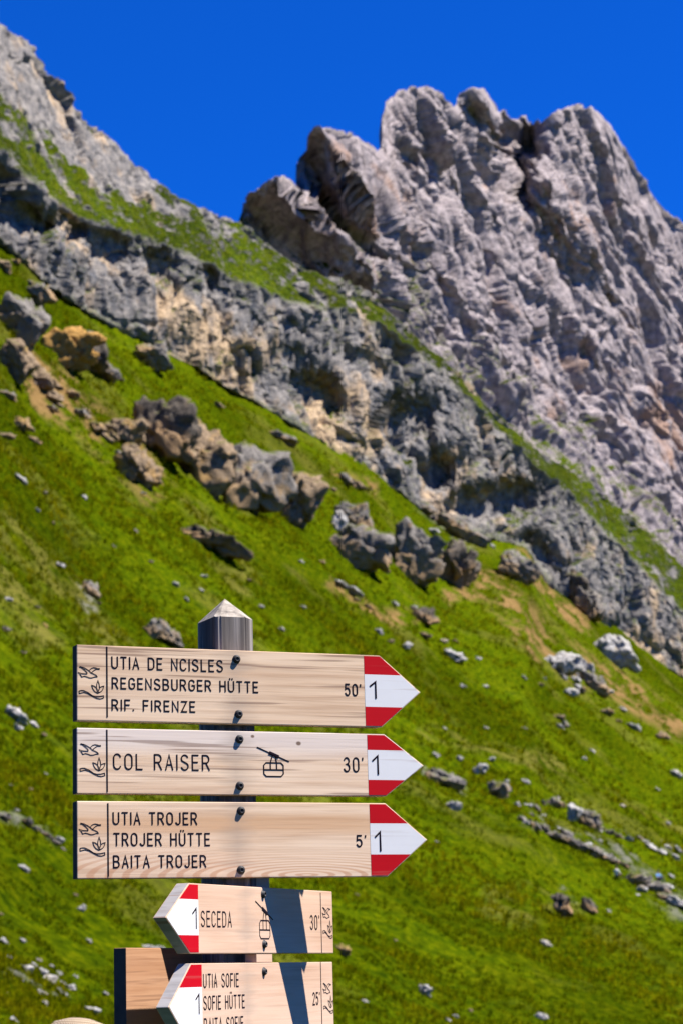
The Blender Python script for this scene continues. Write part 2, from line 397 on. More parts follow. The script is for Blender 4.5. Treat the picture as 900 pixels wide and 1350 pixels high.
# where the finished slope really lies along each view direction
_q = GVd.reshape(-1, 3) - CAM; _d = np.linalg.norm(_q, axis=1); _f = _q @ _F
_ix = ((450 + FPX * (_q @ CR) / _f) / 3 + 100).astype(int); _iy = ((675 - FPX * (_q @ CU) / _f) / 3 + 20).astype(int)
ZB = np.full((520, 520), 1e9); _ok = (_ix >= 0) & (_ix < 520) & (_iy >= 0) & (_iy < 520)
np.minimum.at(ZB, (_iy[_ok], _ix[_ok]), _d[_ok])
def slope_d(x, y):
    i, j = int(y / 3 + 20), int(x / 3 + 100)
    w = ZB[max(0, i - 1):i + 2, max(0, j - 1):j + 2]; w = w[w < 1e8]
    return float(np.median(w)) if len(w) else float(ground_d(x, y))

# ---- cliff band with the grass ledge on top
NCL, NLE = 280, 150
def cliff_rows(x):
    f, c, b = foot(x), ctop(x), back(x)
    d1 = d_foot(x)
    d2 = d1 + (f - c) * d1 / FPX * 0.26
    d3 = d2 + (c - b) * d2 / FPX * 1.25
    return f, c, b, d1, d2, d3
f_, c_, b_, d1_, d2_, d3_ = cliff_rows(XS)
rows_y, rows_d, zone = [], [], []
for s in np.linspace(-0.14, 1, NCL):
    rows_y.append(f_ + (c_ - f_) * s); rows_d.append(d1_ + (d2_ - d1_) * max(s, -0.02) + (3 if s < 0 else 0)); zone.append(np.full(len(XS), s))
for s in np.linspace(0, 1, NLE)[1:]:
    rows_y.append(c_ + (b_ - c_) * s); rows_d.append(d2_ + (d3_ - d2_) * s); zone.append(np.full(len(XS), 1 + s))
for k in range(1, 7):
    rows_y.append(b_ + k * k * 3.0); rows_d.append(d3_ + k * 7.0); zone.append(np.full(len(XS), 2 + 0.1 * k))
CY, CD, CZ = np.array(rows_y), np.array(rows_d), np.array(zone)
CX = np.broadcast_to(XS, CY.shape)
isface = smooth(-0.05, 0.1, CZ) * (1 - smooth(0.92, 1.06, CZ))
# caves, overhangs and bulges of the face (metres, + = set back)
DEP = np.zeros(CY.shape)
for cx, cy, rx, ry, rot, m in [(85, 300, 26, 26, 30, 3.5), (45, 290, 22, 16, 20, 3.0), (150, 330, 22, 22, 0, 3.0), (205, 350, 24, 20, 10, 3.2), (268, 368, 16, 20, 20, 2.5), (415, 520, 36, 26, 35, 6.0),
                               (530, 565, 34, 44, 30, 6.5), (572, 620, 20, 26, 0, 5.0), (650, 665, 52, 24, -10, 6.0), (700, 735, 30, 26, 40, 4.0), (385, 470, 20, 14, 0, 1.5), (480, 480, 30, 14, 30, 2.0),
                               (240, 400, 24, 40, 30, -3.0), (330, 440, 50, 34, 30, -1.5), (470, 530, 22, 40, 0, -2.5), (600, 575, 40, 30, 0, -3.5), (620, 640, 30, 26, 0, -3.0), (760, 745, 40, 30, 40, -2.0), (840, 800, 30, 40, 40, -1.5)]:
    DEP += m * (1.15 if m > 0 else 0.8) * np.exp(-np.log(1 / np.maximum(ell(CX, CY, cx, cy, rx * 1.1, ry * 1.1, rot), 1e-30)) ** (1.9 if m > 0 else 1.0))
CV = P3(CX, CY, CD + DEP * isface)
p = CV.reshape(-1, 3); N = grid_normals(CV).reshape(-1, 3)
N *= np.where((N * (p - CAM)).sum(1) > 0, -1, 1)[:, None]
fz = isface.ravel(); z = CZ.ravel()
wq = p + np.stack([fbm(p, 5, 3, 90), fbm(p, 5, 3, 91), fbm(p, 5, 3, 92)], 1) * 0.9
ledge_rock = smooth(0.25, 0.42, fbm(p * (1, 1, 1.6), 6, 5, 95, 0.6) * 0.75 + 0.35 * smooth(0, 1, (120 - CX.ravel()) / 120) * smooth(1.35, 1.8, z)
                    + np.where(CX.ravel() > 560, -0.16, 0) - 0.25 * ell(CX, CY, 330, 340, 90, 40).ravel() + 0.6 * (1 - smooth(14, 40, seg_dist(CX.ravel(), CY.ravel(), [(0, 60), (50, 130), (110, 190), (175, 240)])) ) + 0.22 * smooth(1.35, 1.75, z) * (CX.ravel() < 330)
                    + 0.5 * (1 - smooth(2, 9, seg_dist(CX.ravel(), CY.ravel(), [(300, 298), (345, 325)]))) )
rockw = np.clip(fz + (1 - fz) * ledge_rock * 0.55, 0, 1)
h = (facet(wq * (1, 1, 0.6), 8.5, 0.55, 0.10, 0.55, 7, 0.045) + facet(wq * (1, 1, 0.45), 3.4, 0.14, 0.11, 0.32, 8, 0.055) + facet(wq * (1, 1, 0.6), 1.4, 0.07, 0.17, 0.06, 9)
     + 0.75 * saw(CX.ravel() / 27 + 0.9 * fbm(p * (1, 1, 0.35), 9, 3, 211), 0.2, p[:, 2] / 7, 5) + 0.5 * saw(CX.ravel() / 11 + 0.9 * fbm(p * (1, 1, 0.4), 5, 3, 215), 0.25, p[:, 2] / 3, 6)
     + 0.75 * fbm(p * (1, 1, 0.6), 11, 3, 101) + 0.30 * fbm(p * (1, 1, 0.4), 1.8, 5, 105, 0.62, ridged=True))
h = h * rockw + (1 - rockw) * (fbm(p, 8, 3, 111) * 0.9 + np.maximum(fbm(p, 2.2, 3, 113), -0.4) * 0.40 + np.maximum(perlin(p / 0.8, 117), -0.3) * 0.15)
h *= np.where(z > 2, 0.3, 1.0)
CVd = (p + N * h[:, None]).reshape(CV.shape)
NN = grid_normals(CVd).reshape(-1, 3); NN *= np.where((NN * (p - CAM)).sum(1) > 0, -1, 1)[:, None]
ntop = fbm(p, 3.0, 4, 121)
grass = (1 - fz) * (1 - ledge_rock) * smooth(-0.30, -0.02, NN[:, 2] + 0.12 * ntop)
grass = np.maximum(grass, fz * smooth(0.44, 0.58, NN[:, 2] + 0.30 * ntop) * smooth(0.3, 0.55, fbm(p, 10, 3, 123) + 0.30 + 0.25 * smooth(0.6, 0.95, z) + np.where(CX.ravel() > 640, 0.15, 0)))
cx_, cy_ = CX.ravel(), CY.ravel()
tan = (0.20 * ell(cx_, cy_, 235, 440, 55, 60, 30) + 0.18 * ell(cx_, cy_, 300, 480, 50, 40, 30) + 0.15 * ell(cx_, cy_, 410, 540, 70, 40, 30) + 0.14 * ell(cx_, cy_, 460, 560, 40, 70) + 0.12 * ell(cx_, cy_, 590, 650, 60, 40)
       + 0.16 * ell(cx_, cy_, 860, 850, 50, 26, 40) + 0.1 * ell(cx_, cy_, 55, 345, 25, 30) - 0.06)
streak = fz * np.clip(0.35 + 0.7 * ell(cx_, cy_, 780, 780, 70, 70) + 0.5 * ell(cx_, cy_, 560, 560, 60, 60) + 0.5 * ell(cx_, cy_, 330, 450, 60, 50) + 0.5 * ell(cx_, cy_, 100, 320, 80, 50), 0, 1)
tag(grid_mesh('cliff_ridge', CVd, {'grass': grass, 'tan': tan, 'streak': streak}, M_CLIFF), kind='structure')

# ---- the rock peak behind
PXS = np.concatenate([np.arange(296, 1150, 1.4), np.linspace(1155, 1500, 30), np.linspace(1560, 3000, 14)])
NPK = 430
pb = np.maximum(back(PXS) + 45, peak_top(PXS) + 20); pt = peak_top(PXS).copy()
_pn = np.stack([PXS / 9.0, np.zeros_like(PXS), np.zeros_like(PXS)], 1)
pt += perlin(_pn, 131) * 2.2 + perlin(_pn * 2.3, 132) * 1.6
f_, c_, b_, d1_, d2_, d3_ = cliff_rows(PXS)
db = d3_ + 45 + np.clip((PXS - 300) / 10, 0, 60)
rows_y, rows_d, zone = [], [], []
for s in np.linspace(0, 1, NPK):
    hpx = (pb - pt)
    low = np.clip(s, 0, 0.22) * hpx * db / FPX * 1.35
    up = np.clip(s - 0.22, 0, 1) * hpx * db / FPX * 0.95
    rows_y.append(pb + (pt - pb) * s); rows_d.append(db + low + up); zone.append(np.full(len(PXS), s))
for k in range(1, 9):
    rows_y.append(pt + k * k * 2.5); rows_d.append(rows_d[NPK - 1] + k * 5.0); zone.append(np.full(len(PXS), 1 + 0.1 * k))
KY, KD, KZ = np.array(rows_y), np.array(rows_d), np.array(zone)
KX = np.broadcast_to(PXS, KY.shape)
DEP = np.zeros(KY.shape)
def fin(crest, amp, wl, wr, y_end, fade=60):
    """a rock fin: steep on its own shaded flank (width wl), easing off over wr on the other"""
    c = np.array(crest, float)
    xc = np.interp(KY, c[:, 1], c[:, 0]); u = KX - xc
    prof = np.where(u < 0, np.clip(1 + u / wl, 0, 1), np.clip(1 - u / (wr * 1.5), 0, 1) ** 1.5)
    env = (1 - smooth(y_end - fade, y_end + fade, KY)) * smooth(c[0, 1] - 40, c[0, 1] + 6, KY)
    return -amp * prof * env
DEP += np.minimum(fin([(366, 236), (392, 262), (440, 302), (486, 345), (505, 395), (520, 430)], 24, 84, 50, 400),
                  fin([(424, 168), (447, 210), (472, 255), (495, 300), (520, 350)], 30, 62, 60, 330))
DEP += fin([(506, 140), (520, 190), (560, 290), (640, 430)], 7, 22, 90, 420)
DEP += fin([(560, 116), (600, 200), (660, 320), (720, 440)], 6, 40, 60, 420)
DEP += fin([(626, 116), (644, 150), (668, 200)], 13, 34, 16, 190, 30)
DEP += fin([(735, 145), (735, 190), (720, 240), (760, 330), (850, 480), (900, 600)], 13, 40, 90, 330)
DEP += fin([(720, 240), (740, 270), (800, 370), (860, 470)], 6, 34, 40, 420)
DEP += fin([(800, 165), (830, 260), (880, 380), (940, 520)], 6, 30, 50, 520)
for cx, cy, rx, ry, rot, m in [(682, 205, 30, 52, 8, 26), (686, 262, 13, 28, 0, 16), (545, 250, 6, 30, 10, 4), (548, 215, 5, 20, 10, 3), (640, 320, 10, 40, -30, 3), (790, 300, 10, 40, -30, 4), (877, 560, 6, 22, 0, 5),
                               (655, 300, 9, 60, -32, 4), (730, 350, 9, 70, -32, 5), (820, 420, 10, 80, -30, 5), (590, 330, 8, 60, -30, 3), (690, 420, 8, 60, -30, 4), (770, 470, 8, 60, -30, 4)]:
    DEP += m * np.exp(-np.log(1 / np.maximum(ell(KX, KY, cx, cy, rx, ry, rot), 1e-30)) ** (1.7 if m > 10 else 1.0))
wallw = smooth(0.06, 0.24, KZ) * np.where(KZ > 1, 0.4, 1.0)
KV = P3(KX, KY, KD + DEP * np.minimum(wallw, 1 - smooth(1.0, 1.3, KZ)))
p = KV.reshape(-1, 3); N = grid_normals(KV).reshape(-1, 3)
N *= np.where((N * (p - CAM)).sum(1) > 0, -1, 1)[:, None]
# gullies run down to the right: stretch the noise along that direction of the wall
ang = math.radians(58); gdir = np.array([math.cos(ang), 0.35, -math.sin(ang)]); gdir /= np.linalg.norm(gdir)
al = p @ gdir
warp = np.stack([fbm(p, 22, 2, 141), fbm(p, 22, 2, 143), fbm(p, 22, 2, 145)], 1) * 3.0
q = p - gdir * (al * 0.60)[:, None] + warp
a58 = math.radians(57)
cc = KX.ravel() * math.sin(a58) - KY.ravel() * math.cos(a58); aa_ = KX.ravel() * math.cos(a58) + KY.ravel() * math.sin(a58)
wall_xy = np.stack([cc / 60, aa_ / 230, np.zeros_like(cc)], 1)              # position on the wall: across and along its gullies
def ribs(period, seed, warp_amt, steep):
    ph = cc / period + warp_amt * fbm(wall_xy * (60 / period) * 0.55, 1.0, 3, seed)
    k = np.floor(ph); fr = ph - k
    amp = 0.5 + perlin(np.stack([k * 3.7, aa_ / (period * 5.5), np.full_like(cc, seed * 1.3)], 1), seed + 5) * 0.95
    up = smooth(0, steep, fr); down = 1 - np.clip((fr - steep) / (1 - steep), 0, 1)
    return np.clip(amp, 0, 1.3) * np.where(fr < steep, up, down)
lowrock = 1 - smooth(0.12, 0.40, KZ.ravel())
butt = ell(KX, KY, 410, 280, 75, 90, 30).ravel()                          # the two clean-cut buttresses
h = ((3.4 * ribs(66, 171, 1.2, 0.16) + 1.5 * ribs(27, 181, 1.3, 0.2) + 0.6 * ribs(12, 191, 1.3, 0.28)) * (1 - 0.75 * butt)
     + (facet(q + warp * 0.6, 24.0, 0.7, 0.12, 0.0, 20) + facet(q, 12.0, 1.1, 0.13, 0.9, 21, 0.045) + facet(q + warp * 0.25, 5.0, 0.60, 0.20, 0.8, 22, 0.06) + facet(p + warp * 0.3, 2.2, 0.10, 0.16, 0.10, 23)) * (1 - 0.75 * butt)
     + 1.8 * fbm(q, 26, 3, 151) + lowrock * (facet(p + warp * 0.4, 8.0, 1.3, 0.16, 0.8, 25) + 1.0 * fbm(p, 9, 4, 157, ridged=True))) - 2.2
h *= np.clip(wallw.ravel() + 0.25, 0, 1)
def soften(a, shape):
    a = a.reshape(shape); b = np.pad(a, 1, mode='edge')
    return ((b[:-2, 1:-1] + b[2:, 1:-1] + b[1:-1, :-2] + b[1:-1, 2:] + 2 * a) / 6).ravel()
h = soften(soften(h, KY.shape), KY.shape)
q2 = p - gdir * (al * 0.84)[:, None] + warp * 0.4
h += (0.50 * fbm(q2, 2.4, 5, 155, 0.62, ridged=True) + 0.22 * fbm(q2, 0.9, 3, 167, ridged=True) - 0.8 * smooth(0.28, 0.45, fbm(q2, 3.4, 4, 169, 0.6))) * (1 - 0.75 * butt)
edge = 1 - 0.65 * smooth(0.90, 1.0, KZ.ravel())
KVd = (p + N * (h * edge)[:, None]).reshape(KV.shape)
NN = grid_normals(KVd).reshape(-1, 3); NN *= np.where((NN * (p - CAM)).sum(1) > 0, -1, 1)[:, None]
kx_, ky_, kz_ = KX.ravel(), KY.ravel(), KZ.ravel()
lowz = np.clip((back(kx_) + 20 - ky_) / 150, 0, 1)                     # 0 at the ledge, 1 well up the wall
gzone = 1.0 * (1 - smooth(0.12, 0.8, lowz)) + 0.35 * ell(kx_, ky_, 650, 470, 60, 60, 40) + 0.3 * ell(kx_, ky_, 780, 590, 70, 40, 40) + 0.3 * ell(kx_, ky_, 390, 250, 25, 18, 40)
grass = smooth(0.16, 0.36, NN[:, 2] + 0.35 * fbm(p, 7, 4, 161)) * smooth(0.40, 0.62, gzone + 0.6 * fbm(p, 13, 3, 163))
tan = (0.20 * ell(kx_, ky_, 880, 570, 45, 90) + 0.17 * ell(kx_, ky_, 760, 300, 40, 50) + 0.10 * ell(kx_, ky_, 780, 500, 60, 60) + 0.12 * ell(kx_, ky_, 400, 230, 70, 60)
       + 0.10 * ell(kx_, ky_, 530, 300, 60, 60) + 0.12 * ell(kx_, ky_, 680, 190, 40, 50) - 0.02)
tag(grid_mesh('mountain_peak', KVd, {'grass': grass, 'tan': tan, 'streak': np.full(len(p), 0.35)}, M_PEAK), kind='structure')

# ------------------------------------------------------------------ boulders and stones
_ico = {}
def ico(n):
    if n not in _ico:
        bm = bmesh.new(); bmesh.ops.create_icosphere(bm, subdivisions=n, radius=1.0)
        _ico[n] = (np.array([v.co[:] for v in bm.verts]), [tuple(v.index for v in f.verts) for f in bm.faces]); bm.free()
    return _ico[n]
def rock_mesh(name, scale, seed, mat, sub=4, rough=1.0, pw=3.2):
    v, faces = ico(sub); v = v.copy(); r = np.random.default_rng(seed)
    v /= (np.abs(v) ** pw).sum(1)[:, None] ** (1 / pw)
    for k in range(15):                                       # broken faces
        n = r.normal(size=3); n /= np.linalg.norm(n); o = r.uniform(0.52, 0.95)
        d = v @ n - o; v = v - n * np.maximum(d, 0)[:, None] * 0.9
    v = v - (v.max(0) + v.min(0)) / 2; v = v / np.abs(v).max(0) * np.array(scale)
    m = float(np.mean(scale))
    nn = v / (np.linalg.norm(v, axis=1)[:, None] + 1e-9)
    off = r.uniform(-50, 50, 3)
    u_ = v / m + off; u_ = u_ + np.stack([fbm(u_, 0.8, 2, 5), fbm(u_, 0.8, 2, 6), fbm(u_, 0.8, 2, 7)], 1) * 0.12
    h = facet(u_, 0.80, 0.075, 0.34, 0.07, seed % 50 + 3, 0.05) + facet(u_, 0.33, 0.025, 0.25, 0.03, seed % 50 + 4) + 0.08 * fbm(v / m + off, 0.9, 5, seed % 80, 0.5)
    v = v + nn * (h * m * rough)[:, None]
    me = bpy.data.meshes.new(name); me.from_pydata(v.tolist(), [], faces); me.update()
    me.polygons.foreach_set('use_smooth', [sub > 3] * len(faces)); me.materials.append(mat)
    return me
_seed = [100]
def boulder(cx, cy, w, h, tilt, mat, label, cat='boulder', name='boulder', group=None, sub=None, deep=0.8, rough=1.0, lift=0.0):
    """cx, cy: middle of the rock in the photo; w along its tilt, h across; set on the slope below it"""
    _seed[0] += 1
    by = min(cy + h * 0.45, Y0)
    d = slope_d(cx, by); k = d / FPX
    sx, sz = w * k / 2 * 1.06, h * k / 2 * 1.12; sy = deep * (sx + sz) / 2
    me = rock_mesh(name, (sx, sy, sz), _seed[0], mat, sub or (5 if w > 38 else 4 if w > 14 else 3), rough)
    o = bpy.data.objects.new(name, me); COL.objects.link(o)
    o.location = Vector(P3(cx, cy, d + sy * (0.95 if w > 38 else 0.50) - lift)); o.rotation_euler = (0, math.radians(tilt), random.uniform(-0.25, 0.25))
    tag(o, label, cat, group); return o

BIG = [
 # cx, cy, w, h, tilt, mat, label
 (212, 570, 84, 78, 25, M_BD, 'brown cavernous boulder at the upper end of the long outcrop on the meadow'),
 (262, 604, 100, 70, 35, M_BT, 'tan and brown middle block of the long outcrop on the meadow'),
 (328, 636, 104, 98, 25, M_BG, 'big rounded grey boulder, largest of the long outcrop on the meadow'),
 (392, 661, 62, 72, 20, M_BT, 'tan boulder with an ochre base at the lower end of the long outcrop'),
 (165, 572, 54, 40, 40, M_BT, 'broken tan rock tailing off above the brown cavernous boulder'),
 (182, 618, 60, 42, 40, M_BT, 'crumbling tan ledge below the brown cavernous boulder'),
 (92, 462, 62, 66, 30, M_BO, 'bright ochre rock face breaking through the grass under the cliff'),
 (118, 470, 56, 40, 40, M_BD, 'dark overhanging rock leaning on the bright ochre rock face'),
 (140, 492, 40, 20, 35, M_BG, 'narrow grey rock beside the bright ochre rock face'),
 (205, 472, 46, 38, 60, M_BG, 'layered grey slab standing alone on the grass under the cliff'),
 (155, 415, 44, 22, 20, M_BD, 'dark mossy rock at the foot of the cliff above the layered grey slab'),
 (52, 385, 26, 40, -30, M_BG, 'upright dark grey rock near the top of the grass strip under the cliff'),
 (28, 425, 66, 60, 40, M_BG, 'wide grey rock face high on the slope beside the bright ochre rock face'),
 (20, 478, 56, 46, 35, M_BT, 'tan rock below the wide grey rock face high on the slope'),
 (55, 505, 50, 22, 35, M_BT, 'low tan ledge of rock under the bright ochre rock face'),
 (278, 714, 92, 27, 18, M_BD, 'flat dark slab lying alone in the grass below the long outcrop'),
 (463, 684, 54, 40, 15, M_BG, 'grey knob on top of the grey boulder pair in the middle meadow'),
 (478, 726, 82, 56, 22, M_BG, 'wide grey boulder under the grey knob in the middle meadow'),
 (548, 738, 70, 74, 20, M_BG, 'tall rounded grey boulder in the middle meadow with a brown shaded side'),
 (600, 752, 60, 54, 25, M_BD, 'brownish boulder with an ochre foot beside the tall rounded grey boulder'),
 (448, 691, 22, 24, 0, M_BW, 'small pale boulder leaning on the grey knob in the middle meadow'),
 (682, 751, 50, 34, 25, M_BG, 'smooth grey boulder in front of the dark rocks at the cliff foot'),
 (722, 738, 68, 54, 40, M_BD, 'large dark brown boulder at the cliff foot behind the smooth grey boulder'),
 (752, 776, 60, 34, 40, M_BD, 'dark brown boulder below the large one at the cliff foot'),
 (776, 800, 46, 34, 40, M_BG, 'light grey boulder at the lower end of the dark cliff-foot boulders'),
 (813, 862, 66, 36, 30, M_BW, 'broad pale grey boulder on the bank above the earth scar'),
 (735, 874, 54, 28, 8, M_BW, 'white topped boulder at the start of the earth scar'),
 (768, 884, 28, 24, 20, M_BW, 'round whitish boulder next to the white topped boulder'),
 (785, 902, 40, 22, 25, M_BG, 'grey boulder in the earth scar under the round whitish boulder'),
 (560, 671, 26, 14, 20, M_BG, 'small grey rock in the grass at the cliff foot below the cave'),
 (610, 702, 70, 22, 35, M_BG, 'long low grey rock rib at the cliff foot above the smooth grey boulder'),
 (218, 838, 56, 22, 35, M_BG, 'slanting grey slab in the grass behind the top signboard'),
 (120, 778, 30, 16, 45, M_BG, 'small grey rock on the dry grass strip above the top signboard'),
 (560, 813, 40, 20, 10, M_BD, 'low dark grey rock under the grey boulders in the middle meadow'),
 (460, 776, 44, 10, 30, M_BW, 'thin pale slab half buried under the grey boulders in the middle meadow'),
 (582, 1027, 58, 22, 22, M_BG, 'pitted grey slab in the grass beside the point of the second arrow'),
 (657, 1042, 30, 22, 15, M_BG, 'squat grey rock downhill of the pitted grey slab'),
 (632, 1014, 18, 13, 0, M_BW, 'small round pale rock above the squat grey rock'),
 (597, 1063, 20, 11, 20, M_BW, 'small pale rock in the grass below the pitted grey slab'),
 (754, 1074, 20, 25, 22, M_BW, 'upright pale rock with a bright foot on the lower meadow'),
 (772, 1080, 40, 22, 35, M_BG, 'mossy grey rock behind the upright pale rock'),
 (733, 1059, 26, 12, 5, M_BG, 'flat grey rock beside the upright pale rock'),
 (741, 1194, 17, 34, -24, M_BD, 'narrow dark grey rock rib standing out of the lower meadow'),
 (776, 1194, 24, 14, 30, M_BD, 'dark shape standing in for the dark hole beside the narrow rock rib'),  # dark rock shape added in place of a dark hole in the grass
 (560, 1307, 17, 15, 10, M_BW, 'white stone alone in the lowest grass beside the lower signboards'),
 (715, 1244, 18, 7, 8, M_BW, 'flat white stone lying alone in the smooth grass of the lower meadow'),
 (713, 1340, 17, 7, 22, M_BW, 'slim white stone at the very foot of the meadow'),
 (28, 632, 20, 8, 35, M_BW, 'bright white stone alone high on the grass slope under the long outcrop'),
 (452, 1252, 22, 12, 30, M_BT, 'tan stone in the grass just behind the lower arrow signboards'),
 (200, 1250, 34, 6, 8, M_BW, 'flat pale stone behind the upper edge of the blank backed board'),
 (22, 944, 34, 15, 30, M_BW, 'pale stone in the grass level with the gap under the top signboard'),
 (122, 1333, 22, 9, 10, M_BW, 'white stone in the grass next to the straw hat'),
 (108, 1197, 11, 8, 10, M_BW, 'single white stone in the grass below the bottom end of the third signboard'),
 (32, 1145, 16, 7, 35, M_BW, 'thin pale stone in the grass level with the third signboard'),
]
for b in BIG: boulder(*b)

def cluster(points, mats, label, group, cat='stone', name='stone', w=(8, 16)):
    for x, y, *s in points:
        ww = s[0] if s else random.uniform(*w)
        boulder(x, y, ww, ww * random.uniform(0.32, 0.62), random.uniform(5, 42), random.choice(mats), label, cat, name, group, deep=1.0)
cluster([(12, 1262, 10), (36, 1278, 16), (46, 1272, 9), (58, 1281, 13), (66, 1291, 18), (78, 1284, 10), (57, 1309, 15), (84, 1296, 9), (94, 1302, 14), (100, 1288, 7), (70, 1274, 8), (28, 1292, 9), (88, 1312, 9), (80, 1307, 12), (10, 1243, 7), (52, 1265, 7)],
        [M_BW], 'small white stone in the loose scatter of stones beside the blank backed board', 'white stones scattered beside the blank backed board')
cluster([(6, 1076, 18), (22, 1068, 9), (38, 1083, 14), (48, 1092, 13), (58, 1098, 12), (66, 1103, 12), (74, 1110, 13), (80, 1107, 12), (84, 1120, 9), (30, 1090, 8)],
        [M_BW, M_BG], 'pale stone in the stony line running down to the end of the third signboard', 'stones in a line beside the third signboard')
cluster([(688 + i * 4.9 + random.uniform(-2, 2), 1081 + i * 2.15 + random.uniform(-2, 2), random.uniform(8, 13) + 9 * math.sin(i / 28 * 3.1)) for i in range(29)],
        [M_BG, M_BG, M_BW], 'grey rock in the long low rock line uphill of the seated hikers', 'rocks of the long low rock line')
cluster([(838, 1160, 26), (852, 1165, 30), (866, 1172, 30), (876, 1182, 24), (888, 1188, 22), (898, 1194, 24), (845, 1172, 16), (880, 1168, 13), (912, 1200, 26), (884, 1155, 9)],
        [M_BG, M_BW], 'grey rock in the rock heap at the feet of the seated hikers', 'rocks of the heap below the hikers')
cluster([(792, 1093, 11), (803, 1097, 13), (815, 1102, 14), (828, 1106, 12), (841, 1104, 10), (858, 1118, 16), (870, 1124, 15), (880, 1117, 10), (893, 1120, 12), (890, 1130, 11), (850, 1110, 9)],
        [M_BG, M_BW], 'grey stone in the thin stony streak uphill of the seated hikers', 'stones of the thin streak above the hikers')
cluster([(682, 1060, 9), (696, 1062, 11), (708, 1066, 12), (716, 1058, 9), (715, 1075, 8), (700, 1074, 7), (736, 1092, 9), (790, 1096, 7), (820, 1062, 7), (692, 1030, 11), (668, 1030, 8), (790, 1108, 8)],
        [M_BW, M_BG], 'small pale stone strewn near the upright pale rock', 'stones strewn near the upright pale rock')
cluster([(758, 895, 14), (775, 896, 11), (742, 893, 10), (800, 912, 16), (760, 905, 10), (752, 912, 20), (766, 910, 13), (712, 903, 9), (738, 958, 12), (800, 938, 18), (820, 935, 11), (835, 958, 19), (872, 970, 18), (690, 893, 8), (717, 895, 7), (815, 950, 9), (735, 945, 16), (745, 955, 10)],
        [M_BW, M_BT, M_BW], 'pale stone fallen on the grass below the earth scar', 'stones fallen below the earth scar')
cluster([(440, 645, 9), (572, 700, 14), (648, 720, 8), (598, 865, 28), (560, 838, 16), (485, 800, 12), (520, 796, 10), (545, 800, 9), (500, 832, 12), (515, 845, 9), (585, 845, 10), (630, 868, 8), (536, 852, 14), (470, 790, 9), (425, 740, 9), (397, 740, 8),
         (372, 830, 9), (400, 800, 8), (345, 800, 8), (270, 760, 10), (266, 778, 8), (232, 770, 9), (246, 790, 8), (330, 765, 9), (640, 905, 8), (600, 845, 9)],
        [M_BW, M_BT, M_BW], 'small pale stone dotting the middle meadow around the grey boulders', 'small stones dotting the middle meadow')
cluster([(60, 650, 8), (112, 655, 9), (50, 672, 8), (190, 650, 8), (150, 720, 8), (80, 745, 12), (130, 795, 8), (12, 790, 10), (50, 800, 8), (8, 830, 14), (60, 825, 10), (30, 860, 9), (70, 690, 7), (200, 740, 7), (180, 700, 7)],
        [M_BW, M_BG, M_BT], 'small stone dotting the steep grass under the long outcrop', 'small stones on the steep grass')
cluster([(648, 1000, 8), (605, 1000, 10), (574, 995, 9), (690, 960, 8), (780, 990, 8), (890, 1020, 16), (770, 1000, 7), (610, 905, 8), (640, 960, 8), (866, 1040, 7), (575, 1110, 6), (880, 1085, 7), (585, 960, 7)],
        [M_BW], 'small white stone scattered on the grass beside the arrow points', 'small white stones beside the arrow points')
cluster([(0, 1205, 8), (15, 1035, 7), (40, 1040, 8), (60, 1020, 8), (25, 960, 12), (45, 955, 12), (58, 968, 8), (10, 1310, 8), (60, 1322, 8), (100, 1180, 7), (20, 1345, 12), (118, 1240, 8), (140, 1310, 8), (30, 1240, 8), (5, 1240, 9), (480, 1320, 9), (470, 1180, 7), (600, 1340, 8), (620, 1332, 7), (590, 1345, 9), (520, 1240, 6), (840, 1180, 6), (802, 1201, 8)],
        [M_BW, M_BT], 'tiny pale stone in the grass of the lowest slope', 'tiny stones on the lowest slope')
cluster([(60 + i * 11 + random.uniform(-5, 5), 505 + i * 10 + random.uniform(-14, 10), random.uniform(12, 26)) for i in range(14)],
        [M_BT, M_BG], 'broken rock lying in the crumbling band above the long outcrop', 'broken rocks above the long outcrop')
cluster([(10, 520, 26), (30, 560, 30), (8, 575, 22), (45, 580, 18), (70, 540, 18), (20, 345, 18), (5, 350, 26), (85, 380, 12), (120, 440, 14), (160, 500, 10), (290, 535, 14), (380, 580, 24), (365, 573, 20), (455, 632, 20), (470, 640, 22), (485, 645, 12)],
        [M_BG, M_BT], 'grey rock in the grass strip just below the cliff', 'rocks in the grass strip below the cliff')

# ------------------------------------------------------------------ the signpost
K = 1.14                                       # board length of about 0.6 m
PSI1, PSI2 = 0.43079, 1.17478                  # headings of the two sets of boards
def vec(a): return Vector((float(a[0]), float(a[1]), float(a[2])))
c1 = CAM + K * np.array([-0.15, 3.2, 0.0]);  e1 = np.array([math.cos(PSI1), math.sin(PSI1), 0]); n1 = np.array([math.sin(PSI1), -math.cos(PSI1), 0])
c2 = CAM + K * np.array([-0.05, 3.396, 0.0]); e2 = np.array([math.cos(PSI2), math.sin(PSI2), 0]); n2 = np.array([math.sin(PSI2), -math.cos(PSI2), 0])
def on_plane(x, y, c, n, e):
    d = rays(x, y); pt = CAM + d * (((c - CAM) @ n) / (d @ n)); return float((pt - c) @ e), float(pt[2])

